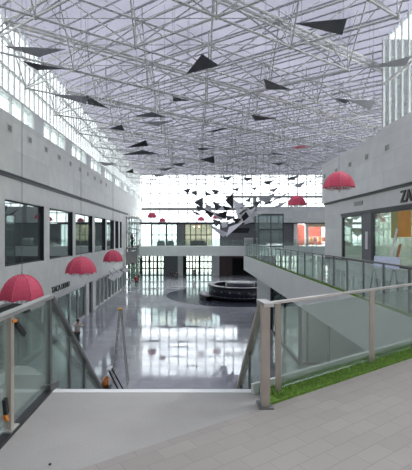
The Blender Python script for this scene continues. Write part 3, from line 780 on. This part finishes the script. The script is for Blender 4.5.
CLU = [
 ([(190,191.5),(197,190.5),(196,196)],'d','small dark triangle at the upper left tip of the cluster'),
 ([(205,190.5),(211.7,195),(205.5,196)],'d','small dark triangle at the cluster top, second from the left'),
 ([(210.4,189.4),(220,190.4),(216,195)],'d','dark triangle pointing down at the cluster top, left of the tall one'),
 ([(194,202),(203,197),(203,209)],'d','large dark triangle pointing left at the left side of the cluster'),
 ([(212.3,201),(220,204),(215,207)],'d','small dark triangle left of the tall central one in the cluster'),
 ([(225,200),(232.7,193.3),(233,209)],'k','tall black triangle at the centre top of the cluster'),
 ([(231.7,189),(239.5,187.5),(237.6,191.4)],'d','tiny dark triangle floating above the tall black one'),
 ([(251,187.5),(257,187),(255,190.6)],'d','tiny dark triangle floating above the right side of the cluster'),
 ([(244.4,201),(251,197),(250,202.4)],'d','small dark triangle at the upper right of the cluster'),
 ([(190,209),(204.5,216.6),(196,214.5)],'d','thin dark sliver at the lower left of the cluster'),
 ([(202.6,208.4),(214,213.7),(211,218.5)],'k','black triangle sloping down at the left of the cluster'),
 ([(215,214.7),(227,210.8),(226,219.5)],'k','black triangle pointing left below the cluster centre'),
 ([(226,215.6),(237.6,216.6),(227,221)],'d','dark triangle under the cluster centre, between two pale ones'),
 ([(235.6,211.7),(248,209),(240.5,214.9)],'d','dark triangle right of the cluster centre'),
 ([(241.5,216.6),(246,211.7),(249,216.6),(243.4,221.5)],'k','black four sided panel right of the cluster centre'),
 ([(247,207),(254,206),(252,211)],'d','small dark triangle on the right flank of the cluster'),
 ([(228,223.4),(237.6,222.4),(232,226.5)],'d','small dark triangle low in the cluster'),
 ([(230,233),(237.6,228),(250,228),(248,233)],'k','black panel at the very bottom right of the cluster'),
 ([(233.7,199),(245,207),(234,208)],'l','pale silver triangle right behind the tall black one'),
 ([(203.6,208),(227,217),(221,220.5)],'l','long pale strip sloping down through the left of the cluster'),
 ([(207.4,224),(229,233.5),(223,237)],'l','pale triangle at the bottom tip of the cluster'),
 ([(226,237),(229,227),(244,221.4)],'l','pale triangle rising right from the bottom tip of the cluster'),
 ([(235.6,208),(243.4,209.8),(236.6,215.6)],'l','small pale triangle at the centre of the cluster'),
 ([(221,222.4),(229,221.5),(227,227),(222,228)],'l','pale four sided panel low at the left of the cluster'),
 ([(239.5,220.5),(257,211.5),(254,216.6)],'l','pale triangle on the lower right of the cluster'),
 ([(254,212),(270,209.5),(260,214.5)],'l','thin pale triangle reaching right from the cluster'),
 ([(244,224.5),(250,215.6),(254,221.5)],'l','pale upright triangle beside the black four sided panel'),
 ([(213,210),(225,205),(223,211)],'l','pale triangle left of the tall black one, partly covered'),
 ([(246,212),(256,207),(253,212.5)],'l','small pale triangle on the right flank of the cluster'),
 ([(257,199),(276,193),(268,204)],'g','grey winged triangle right of the cluster, highest of three'),
 ([(270,200),(289,192.5),(281,198.5)],'g','grey triangle reaching toward the pink umbrella'),
 ([(262,212),(289,200),(282,206)],'g','long grey triangle below the winged one, right of the cluster'),
 ([(214,203),(222,206),(216,211)],'d','dark triangle between the large left one and the tall black one'),
 ([(222,205.5),(232,207.5),(226,211)],'k','small black triangle tucked under the tall black one'),
 ([(238,203),(246,205),(241,209)],'d','dark triangle right of the tall black one at mid height'),
 ([(232,218),(243,219),(236,224)],'k','black triangle below the centre, above the pale bottom tip'),
 ([(212,219),(221,221),(216,227)],'d','dark triangle above the pale bottom tip on its left side'),
 ([(196,204.5),(204,209),(198,212)],'d','small dark triangle just below the large left pointing one'),
 ([(252,203),(262,200),(257,207)],'d','dark triangle between the cluster and the grey winged one'),
 ([(183,190),(191,188),(188,194)],'d','outermost dark triangle at the upper left of the cluster'),
 ([(258,207),(281,196.5),(270,203.5)],'k','black sliver between the two long grey triangles on the right'),
 ([(222,178),(232,176.5),(228,180.5)],'d','thin dark triangle high above the cluster before the glazing, left one'),
 ([(243,177),(253,178),(247,181.5)],'d','thin dark triangle high above the cluster before the glazing, middle one'),
 ([(262,182),(276,179.5),(268,184.5)],'d','thin dark triangle high above the grey winged one'),
 ([(285,178),(302,175),(293,180)],'d','thin dark triangle above the pink umbrella, near the end of the roof frame'),
 ([(268,190),(279,187),(274,192.5)],'g','small grey triangle above the winged grey one'),
 ([(292,186),(306,181),(300,188)],'g','grey triangle just above the pink umbrella beside the right wall end'),
 ([(205,203.5),(213,207),(206,209)],'g','small mid grey triangle inside the left of the cluster'),
]
MM = {'d': 'tri_dark', 'k': 'tri_black', 'l': 'tri_light', 'g': 'tri_mid'}
for k, (pp, c_, lab) in enumerate(CLU):
    Y = 39+3.5*math.sin(k*1.7)
    tl_ = random.uniform(-0.7, 0.7)
    pts = [W(x, y, Y+(0.5*tl_ if q == 0 else (-0.4*tl_ if q == 1 else 0))) for q, (x, y) in enumerate(pp)]
    if len(pp) == 4: pts = [W(x, y, Y) for x, y in pp]
    hang(pts, MM[c_], lab, 'dense cluster of triangular panels')

# ================================================================== round dark kiosk
cx, cy = 5.1, 43.2; R = 3.35
kd = thing('round_kiosk', 'large round dark counter with pale patterned band on the ground floor', 'kiosk', (cx, cy, 0))
MB().lathe([(R-0.5, 0.0), (R-0.15, 0.0), (R-0.15, 0.12), (R, 0.16), (R+0.05, 1.35), (R-0.45, 1.35), (R-0.5, 0.0)], (cx, cy, 0.007), 64).build('counter_wall', 'drum_dark', kd)
MB().lathe([(R-0.55, 1.36), (R+0.14, 1.36), (R+0.14, 1.44), (R-0.55, 1.44), (R-0.55, 1.36)], (cx, cy, 0.007), 64).build('counter_top', 'ledge_dark', kd)
pb = MB(); pl2 = MB()
for k in range(44):
    a = 2*math.pi*k/44
    pb = MB()
    for s_ in range(6):
        t0, t1 = math.pi*s_/6, math.pi*(s_+1)/6
        f_ = lambda t: (cx+(R+0.03)*math.cos(a+0.045*math.cos(t)), cy+(R+0.03)*math.sin(a+0.045*math.cos(t)), 0.34+0.12*math.sin(t))
        pb.tube(f_(t0), f_(t1), 0.02, 4)
    pb.build('arch', 'drum_pale', kd)
    if k % 2 == 0:
        f_ = lambda s, z: (cx+(R+0.05)*math.cos(a+s), cy+(R+0.05)*math.sin(a+s), z)
        MB().tube(f_(-.03, .85), f_(0, 1.0), 0.018, 4).tube(f_(0, 1.0), f_(.03, .85), 0.018, 4).build('chevron', 'drum_pale', kd)
MB().lathe([(1.55, 0.0), (1.6, 0.0), (1.6, 1.62), (1.0, 1.7), (0.0, 1.7)], (cx, cy, 0.007), 40).build('inner_island', 'drum_dark', kd)
sw = MB(); 
for k in range(7): sw.tube((cx-0.6+0.35*k, cy-1.2, 1.75+0.06*math.sin(k*2)), (cx-0.25+0.35*k, cy-1.2, 1.75+0.06*math.sin(k*2+2)), 0.03, 5)
sw.build('pale_flourish', 'drum_pale', kd)
lb = thing('low_bench', 'low dark curved bench ring at the left side of the round counter', 'bench', (cx-4.0, cy-0.3, 0))
MB().lathe([(3.7, 0.0), (4.4, 0.0), (4.4, 0.42), (3.7, 0.42), (3.7, 0)], (cx, cy, 0.007), 14, math.radians(165), math.radians(212)).build('bench_base', 'drum_dark', lb)
MB().lathe([(3.66, 0.42), (4.46, 0.42), (4.46, 0.5), (3.66, 0.5), (3.66, 0.42)], (cx, cy, 0.007), 14, math.radians(164), math.radians(213)).build('bench_top', 'grey_wall', lb)

# ================================================================== lift, white box, planters, furniture on the far bridge
lx0, lx1, ly0, ly1 = 9.6, 13.2, 58.6, 61.6
lf_ = thing('glass_lift_shaft', 'glass lift shaft in a dark frame standing before the far right shops', 'lift', ((lx0+lx1)/2, ly0, 0))
f = MB()
for xx in (lx0, (lx0+lx1)/2, lx1):
    for yy in (ly0, ly1): f.box(xx-0.07, xx+0.07, yy-0.07, yy+0.07, 0, 9.9)
for zz in (0, 4.6, 5.0, 7.5, 9.7):
    f.box(lx0, lx1, ly0-0.08, ly0+0.08, zz, zz+0.2).box(lx0, lx1, ly1-0.08, ly1+0.08, zz, zz+0.2).box(lx0-0.08, lx0+0.08, ly0, ly1, zz, zz+0.2).box(lx1-0.08, lx1+0.08, ly0, ly1, zz, zz+0.2)
f.build('shaft_frame', 'lift_frame', lf_)
MB().box(lx0+0.1, lx1-0.1, ly0-0.01, ly0+0.01, 0.1, 9.8).box(lx0-0.01, lx0+0.01, ly0+.1, ly1-.1, 0.1, 9.8).box(lx1-0.01, lx1+0.01, ly0+.1, ly1-.1, 0.1, 9.8).build('shaft_glass', 'glass_lift', lf_)
MB().box(lx0+0.5, lx1-0.5, ly0+0.5, ly1-0.5, 5.0, 7.3).build('lift_car', 'steel_dark', lf_)
wb = thing('display_plinth', 'white box plinth standing at the right end of the far bridge', 'plinth', (9.1, 65.3, UP))
MB().box(8.45, 9.75, 64.9, 66.0, UP+0.08, UP+1.35).build('plinth_body', 'white_paint', wb); MB().box(8.6, 9.6, 65.0, 65.9, UP, UP+0.08).build('plinth_base', 'dark_frame', wb)

def sofa(x0, x1, y, label, m):
    t = thing('lounge_sofa', label, 'sofa', ((x0+x1)/2, y, UP), 'sofas on the far bridge')
    MB().box(x0, x1, y-0.4, y+0.4, UP+0.1, UP+0.45).build('seat', m, t); MB().box(x0, x1, y+0.25, y+0.45, UP+0.45, UP+0.9).build('backrest', m, t)
    MB().box(x0-0.14, x0, y-0.4, y+0.45, UP+0.1, UP+0.65).build('armrest', m, t); MB().box(x1, x1+0.14, y-0.4, y+0.45, UP+0.1, UP+0.65).build('armrest', m, t)
    l = MB()
    for xx in (x0, x1-0.06):
        for yy in (y-0.35, y+0.3): MB().box(xx, xx+0.06, yy, yy+0.06, UP, UP+0.1).build('leg', 'dark_frame', t)
sofa(xz(158,65.8), xz(164,65.8), 65.8, 'grey sofa on the far bridge below the left red umbrellas', 'cloth_grey')
sofa(xz(168,65.8), xz(173,65.8), 65.8, 'grey sofa on the far bridge left of the grey wall block', 'cloth_grey')
sofa(xz(191,65.8), xz(205,65.8), 65.8, 'long dark sofa on the far bridge before the cream shop', 'cloth_black')
for i, px in enumerate((169, 172.5, 176, 194, 199)):
    p = thing('ceiling_lamp', 'small warm ceiling lamp inside the far shop', 'lamp', (xz(px, YE+2) if i > 2 else xz(px-8, YE+2), YE+2, 8.2), 'lamps in the far shop')
    MB().lathe([(0.0, 0.0), (0.16, 0.0), (0.18, 0.1), (0.05, 0.2), (0, 0.2)], tuple(p.location), 12).build('lamp_shade', 'lamp_warm', p)
    MB().tube(p.location+Vector((0,0,.2)), p.location+Vector((0,0,.6)), 0.02).build('lamp_cord', 'wire_m', p)
for i, (lx, ly) in enumerate(((12.2, 20.4), (12.6, 25.0), (12.2, 16.0))):
    p = thing('pendant_lamp', 'warm pendant lamp inside the right shop, %s one' % ('middle', 'farthest', 'nearest')[i], 'lamp', (lx, ly, 7.3), 'lamps in the right shop')
    MB().lathe([(0.0, 0.0), (0.16, 0.0), (0.18, 0.1), (0.05, 0.2), (0, 0.2)], (lx, ly, 7.3), 12).build('lamp_shade', 'lamp_warm', p)
    MB().tube((lx, ly, 7.5), (lx, ly, HEAD+0.06), 0.015).build('lamp_cord', 'wire_m', p)
    ld = bpy.data.lights.new('lamp_light', 'POINT'); ld.energy = 160; ld.color = (1, 0.95, 0.86); ld.shadow_soft_size = 0.2
    lo_ = bpy.data.objects.new('lamp_light', ld); COL.objects.link(lo_); lo_.parent = p; lo_.location = (0, 0, -0.25)
def rack(x, y, label):
    t = thing('clothes_rack', label, 'rack', (x, y, UP), 'racks in the far right shop')
    MB().tube((x-0.9, y, UP), (x-0.9, y, UP+1.5), 0.03).tube((x+0.9, y, UP), (x+0.9, y, UP+1.5), 0.03).tube((x-0.9, y, UP+1.5), (x+0.9, y, UP+1.5), 0.03).tube((x-.9, y-.3, UP+.03), (x-.9, y+.3, UP+.03), 0.03).tube((x+.9, y-.3, UP+.03), (x+.9, y+.3, UP+.03), 0.03).build('rack_frame', 'white_paint', t)
    for k in range(6):
        xx = x-0.7+0.28*k; MB().plate([(xx-.1, y, UP+1.45), (xx+.1, y, UP+1.45), (xx+.14, y, UP+.7), (xx-.14, y, UP+.7)], 0.05).build('garment', random.choice(['cream', 'red_wall', 'amber_panel', 'white_paint']), t)
rack(xz(312, YE+1.2), YE+1.2, 'clothes rack in the far right shop, left one'); rack(xz(321, YE+1.4), YE+1.6, 'clothes rack in the far right shop, right one')

# ================================================================== right shop: posters, board, props, sign
tag(MB().box(XR+0.0, XR+0.02, 18.2, 19.35, 6.6, 7.84).build('poster_panel', 'amber_panel'), 'amber poster panel in the top of the right shop window', 'poster')
tag(MB().box(XR+0.0, XR+0.02, 19.40, 20.0, 6.55, 7.84).build('poster_panel', 'olive_panel'), 'olive poster panel beside the amber one in the right shop window', 'poster')
tag(MB().box(XR-0.05, XR-0.03, 22.6, 22.9, 5.9, 6.9).build('notice_plate', 'white_paint'), 'tall white notice plate on the pier between the right shop windows', 'notice')
bd = thing('leaning_board', 'pale blue white board resting on a trestle behind the walkway balustrade', 'board', (5.9, 12.2, UP))
Yb = 12.2
p = [W(374.5, 255.8, Yb+.05), W(400, 257.5, Yb+.05), W(399, 270, Yb-.1), W(371, 267, Yb-.1)]
MB().plate([p[0], p[1], p[2], p[0]+(p[2]-p[1])], 0.03).build('board_sheet', 'board_blue', bd)
lg = MB(); xa, xb = p[3].x+.15, p[2].x-.1; zt = p[3].z+0.1
for xx in (xa, xb):
    MB().tube((xx, Yb+0.02, zt), (xx, Yb-0.25, UP), 0.02).tube((xx, Yb+0.02, zt), (xx, Yb+0.3, UP), 0.02).build('leg', 'steel_dark', bd)
MB().tube((xa, Yb+0.02, zt), (xb, Yb+0.02, zt), 0.02).build('crossbar', 'steel_dark', bd)
pa = Vector((XR-0.06, 19.6, 0)); 
tag(MB().beam(W(387, 262, 18.6)+Vector((0,0,-0.6)), (XR-0.1, 19.2, EYE+0.35), 0.10, 0.05).build('plank', 'white_paint'), 'long white plank leaning against the right shop window', 'plank')
tag(MB().beam(W(393, 262, 18.2)+Vector((0,0,-0.55)), (XR-0.1, 18.9, EYE-0.4), 0.12, 0.05).build('timber_board', 'timber'), 'short brown timber board leaning beside the long white plank', 'timber')

def text(name, body, size, loc, rot, m, label, cat, ext=0.03, sx=1.0):
    c = bpy.data.curves.new(name, 'FONT'); c.body = body; c.size = size; c.extrude = ext; c.offset = size*0.018
    o = bpy.data.objects.new(name+'_tmp', c); COL.objects.link(o); bpy.context.view_layer.update()
    me = bpy.data.meshes.new_from_object(o.evaluated_get(bpy.context.evaluated_depsgraph_get())); bpy.data.objects.remove(o)
    me.materials.clear(); me.materials.append(M[m]); n = bpy.data.objects.new(name, me); COL.objects.link(n)
    n.location = loc; n.rotation_euler = rot; n.scale = (sx, 1, 1); tag(n, label, cat); return n
# faces -x : letters run towards the camera (-y)
text('shop_sign', 'ZARA', 0.78, (XR-0.04, 19.0, 8.24), (math.pi/2, 0, -math.pi/2), 'letters', 'black raised shop lettering on the upper right wall', 'sign', sx=0.95)
# faces +x : letters run away from the camera (+y)
text('shop_sign', 'TACA DEMU', 0.50, (XL+0.03, 24.7, 3.12), (math.pi/2, 0, math.pi/2), 'letters', 'small black lettering on the left wall above the ground floor shopfront', 'sign', ext=0.02, sx=1.25)

# projecting white sign boards at left ground level
for (px, py, Y, ww, hh, lab) in ((113, 276.5, 41.5, 0.75, 0.95, 'white projecting board under the smallest left umbrella, nearer one of the pair'),
                        (118.5, 274, 44, 0.75, 0.95, 'white projecting board under the smallest left umbrella, farther one of the pair'),
                        (125.5, 270, 50, 0.6, 0.7, 'white projecting board nearest the scaffold')):
    c = W(px, py, Y); t = thing('projecting_sign', lab, 'sign board', (c.x, c.y, c.z-hh/2), 'white boards over the left shopfronts')
    r = Vector((math.cos(.5), 0, -math.sin(.5))); u = Vector((math.sin(.5)*.7, 0.714, math.cos(.5)*.7))
    MB().plate([c-r*ww/2-u*hh/2, c+r*ww/2-u*hh/2, c+r*ww/2+u*hh/2, c-r*ww/2+u*hh/2], 0.08).build('board', 'white_paint', t)
    MB().tube((XL-0.01, c.y+0.03, 3.1), (c.x, c.y+0.06, c.z+0.1), 0.025).build('bracket', 'steel_dark', t)

# ================================================================== scaffold, ladders, bucket
sc_ = thing('scaffold_tower', 'dark scaffold tower standing at the end of the left wall', 'scaffold', (-7.9, 52.5, 0))
x0, x1, y0, y1 = -8.6, -7.2, 51.6, 53.2
for xx in (x0, x1):
    for yy in (y0, y1): MB().tube((xx, yy, 0), (xx, yy, 9.2), 0.06).build('upright', 'steel_dark', sc_)
for zz in (1.0, 3.0, 5.0, 7.0, 9.0):
    MB().tube((x0, y0, zz), (x1, y0, zz), 0.045).tube((x0, y1, zz), (x1, y1, zz), 0.045).tube((x0, y0, zz), (x0, y1, zz), 0.045).tube((x1, y0, zz), (x1, y1, zz), 0.045).build('ledger', 'steel_dark', sc_)
for zz in (1.0, 3.0, 5.0, 7.0): MB().tube((x0, y0, zz), (x1, y0, zz+2), 0.035).tube((x1, y1, zz), (x0, y1, zz+2), 0.035).build('brace', 'steel_dark', sc_)
MB().box(x0-.05, x1+.05, y0, y1, 5.05, 5.13).build('platform', 'vent_m', sc_); MB().box(x0-.05, x1+.05, y0-.05, y0, 3.2, 4.6).build('debris_sheet', 'vent_m', sc_)

def ladder(name, label, apex, spread, z, w_, mA, mB, capm):
    t = thing(name, label, 'ladder', (apex[0], apex[1], 0))
    for s_, m_ in ((-1, mA), (1, mB)):
        r = MB()
        for e in (-1, 1): r.beam((apex[0]+s_*0.03, apex[1]+e*w_*0.35, z), (apex[0]+s_*spread, apex[1]+e*w_*0.5, 0.02), 0.05, 0.05)
        r.build('rail', m_, t)
        if s_ == -1:
            n = int(z/0.28)
            for k in range(1, n):
                q = k/n; MB().beam((apex[0]+s_*(0.03+(spread-.03)*q), apex[1]-w_*(.35+.15*q), z*(1-q)), (apex[0]+s_*(0.03+(spread-.03)*q), apex[1]+w_*(.35+.15*q), z*(1-q)), 0.07, 0.03).build('rung', m_, t)
    MB().box(apex[0]-0.09, apex[0]+0.09, apex[1]-w_*.4, apex[1]+w_*.4, z, z+0.06).build('top_cap', capm, t)
ladder('step_ladder', 'short folding step ladder with pale and dark sides beyond the stairs', (-3.45, 16.5), 0.62, 1.16, 0.6, 'white_paint', 'dark_frame', 'white_paint')
ladder('tall_ladder', 'tall slim aluminium ladder with a yellow cap standing on the ground floor', (-3.30, 18.2), 0.34, 3.3, 0.4, 'truss_m', 'truss_m', 'yellow')
cr = thing('tool_crate', 'dark crate standing inside the short step ladder, orange bucket on top', 'crate', (-3.62, 16.5, 0))
MB().box(-3.82, -3.42, 16.3, 16.7, 0, 0.40).build('crate_body', 'dark_frame', cr); MB().box(-3.84, -3.40, 16.28, 16.72, 0.40, 0.44).build('crate_lid', 'rubber', cr)
bk = thing('bucket', 'orange bucket on the dark crate inside the short step ladder', 'bucket', (-3.62, 16.5, 0.44))
MB().lathe([(0.0, 0.0), (0.12, 0.0), (0.16, 0.36), (0.145, 0.36), (0.11, 0.02), (0, 0.02)], (-3.62, 16.5, 0.44), 20).build('bucket_body', 'orange', bk)
MB().path([(-3.62+0.16*math.cos(t*math.pi/8), 16.5, 0.78+0.1*math.sin(t*math.pi/8)) for t in range(9)], 0.006, 5).build('bucket_handle', 'steel_dark', bk)

# ================================================================== people
def skinned(name, verts, edges, radii, m, parent, root=0, sub=2):
    me = bpy.data.meshes.new(name); me.from_pydata([tuple(v) for v in verts], edges, [])
    o = bpy.data.objects.new(name, me); COL.objects.link(o)
    md = o.modifiers.new('skin', 'SKIN'); md.use_smooth_shade = True
    if not me.skin_vertices: 
        me.attributes  # layer made with the modifier in ui only
        bm = bmesh.new(); bm.from_mesh(me); bm.verts.layers.skin.verify(); bm.to_mesh(me); bm.free()
    for i, r in enumerate(radii): me.skin_vertices[0].data[i].radius = (r, r) if not isinstance(r, tuple) else r
    me.skin_vertices[0].data[root].use_root = True
    ms = o.modifiers.new('sub', 'SUBSURF'); ms.levels = sub; ms.render_levels = sub
    me.materials.append(M[m]); o.parent = parent; return o
def person(label, loc, rz, top, trousers, pose='stand', H=1.70):
    t = thing('person', label, 'person', loc); t.rotation_euler = (0, 0, rz); k = H/1.7
    V = lambda x, y, z: Vector((x, y, z))*k
    # faces -y ; joints
    if pose == 'stand':
        pel, hz = V(0,0,.92), 0
        legs = [[V(s*.09,0,.88), V(s*.10,-.01,.48), V(s*.11,.02,.08), V(s*.11,-.12,.035)] for s in (-1, 1)]
        arms = [[V(s*.17,0,1.40), V(s*.23,.02,1.12), V(s*.23,-.08,.88), V(s*.225,-.11,.80)] for s in (-1, 1)]
        ch = V(0,.01,1.22); nk = V(0,0,1.45); hd = V(0,-.01,1.60)
    elif pose == 'reach':
        pel = V(0,0,.92)
        legs = [[V(s*.09,0,.88), V(s*.12,-.02,.48), V(s*.14,.02,.08), V(s*.14,-.12,.035)] for s in (-1, 1)]
        arms = [[V(s*.17,0,1.40), V(s*.23,-.2,1.26), V(s*.15,-.42,1.32), V(s*.13,-.50,1.34)] for s in (-1, 1)]
        ch = V(0,-.03,1.22); nk = V(0,-.06,1.45); hd = V(0,-.09,1.60)
    else:
        pel = V(0,0,.50)
        legs = [[V(s*.09,-.02,.50), V(s*.12,-.44,.50), V(s*.12,-.42,.08), V(s*.12,-.56,.035)] for s in (-1, 1)]
        arms = [[V(s*.17,.0,.98), V(s*.22,-.05,.72), V(s*.14,-.28,.62), V(s*.10,-.36,.60)] for s in (-1, 1)]
        ch = V(0,.02,.80); nk = V(0,0,1.03); hd = V(0,-.02,1.18)
    vs = [pel, ch, nk, hd-V(0,0,.05), hd, hd+V(0,0,.07)]; rs = [.12, .13, .052, .07, .088, .06]
    es = [(0,1),(1,2),(2,3),(3,4),(4,5)]
    for L in legs:
        b = len(vs); vs += L; rs += [.085, .058, .042, .032]; es += [(0,b),(b,b+1),(b+1,b+2),(b+2,b+3)]
    for A in arms:
        b = len(vs); vs += A; rs += [.052, .040, .028, .026]; es += [(1,b),(b,b+1),(b+1,b+2),(b+2,b+3)]
        d = (A[3]-A[2]).normalized(); side = d.cross(Vector((0,1,0.2))).normalized()
        for f_, ln in ((-1.5,.06),(-.5,.075),(.5,.07),(1.5,.055)):
            c = len(vs); vs += [A[3]+side*f_*.016+d*.03, A[3]+side*f_*.02+d*(.03+ln)]; rs += [.009, .007]; es += [(b+3,c),(c,c+1)]
        c = len(vs); vs += [A[2]+side*.045+d*.04]; rs += [.009]; es += [(b+2, c)]
    skinned('body', vs, es, [r*k for r in rs], 'skin', t, sub=1)
    # shirt
    vs = [pel+V(0,0,.04), ch, nk-V(0,0,.05)]; rs = [.145, .155, .085]; es = [(0,1),(1,2)]
    for A in arms: b = len(vs); vs += [A[0], A[1], A[1]+(A[2]-A[1])*.8]; rs += [.072, .056, .042]; es += [(1,b),(b,b+1),(b+1,b+2)]
    skinned('shirt', vs, es, [r*k for r in rs], top, t, sub=1)
    vs = [pel+V(0,0,.0)]; rs = [.135]; es = []
    for L in legs: b = len(vs); vs += [L[0], L[1], L[2]]; rs += [.10, .075, .058]; es += [(0,b),(b,b+1),(b+1,b+2)]
    skinned('trousers', vs, es, [r*k for r in rs], trousers, t, sub=1)
    h = MB().ball((0, 0, 0), 0.108*k, 12, 8, (0.95, 1.0, 0.85)); o = h.build('hair', 'hair'); o.parent = t; o.location = hd+V(0,.025,.055)
    for L in legs:
        s_ = MB().ball((0,0,0), .06*k, 10, 6, (.8, 1.9, .7)); o = s_.build('shoe', 'cloth_black'); o.parent = t; o.location = V(L[3].x/k, L[3].y/k+.06, .043)
    return t
def gp(px, y): return ((px-VPX)/F*y, y, 0)
person('person in a beige top standing on the ground floor beyond the left glass', gp(77, 23.8), 2.6, 'cloth_beige', 'cloth_grey', 'reach', 1.66)
person('person in a red top standing on the shiny floor beside the scaffold', gp(136.5, 51.0), 0.4, 'cloth_red', 'cloth_black')
person('person in black standing up on the scaffold platform', (-7.9, 52.4, 5.13), -1.2, 'cloth_black', 'cloth_black', 'reach')
person('seated person in dark clothes before the grey block, left of the pair', gp(171.3, 62.5), 0.4, 'cloth_black', 'cloth_navy', 'sit')
person('seated person in dark red clothes before the grey block, right of the pair', gp(177, 61.2), -0.4, 'dark_brown', 'cloth_black', 'sit')
person('person in dark clothes standing by the entrance glass right of the white column', gp(194.5, 62.0), 0.2, 'cloth_black', 'cloth_navy')
for i, (px, rz) in enumerate(((171.3, 62.5), (177, 61.2))):
    p = gp(px, rz); t = thing('stool', 'dark stool under the seated person, %s one' % ('left', 'right')[i], 'stool', p)
    MB().lathe([(0, .38), (.19, .38), (.19, .42), (0, .42)], p, 16).build('seat', 'dark_frame', t)
    for k in range(4):
        a = k*math.pi/2+.4; MB().tube((p[0]+.14*math.cos(a), p[1]+.14*math.sin(a), .38), (p[0]+.18*math.cos(a), p[1]+.18*math.sin(a), 0), .015).build('leg', 'steel_dark', t)
# clear sticker on floor: small dark stone on the landing
tag(MB().ball((-1.03, 2.88, UP+0.008), 0.012, 8, 5, (1, 1, .6)).build('pebble', 'rubber'), 'tiny dark pebble lying on the smooth landing', 'pebble')
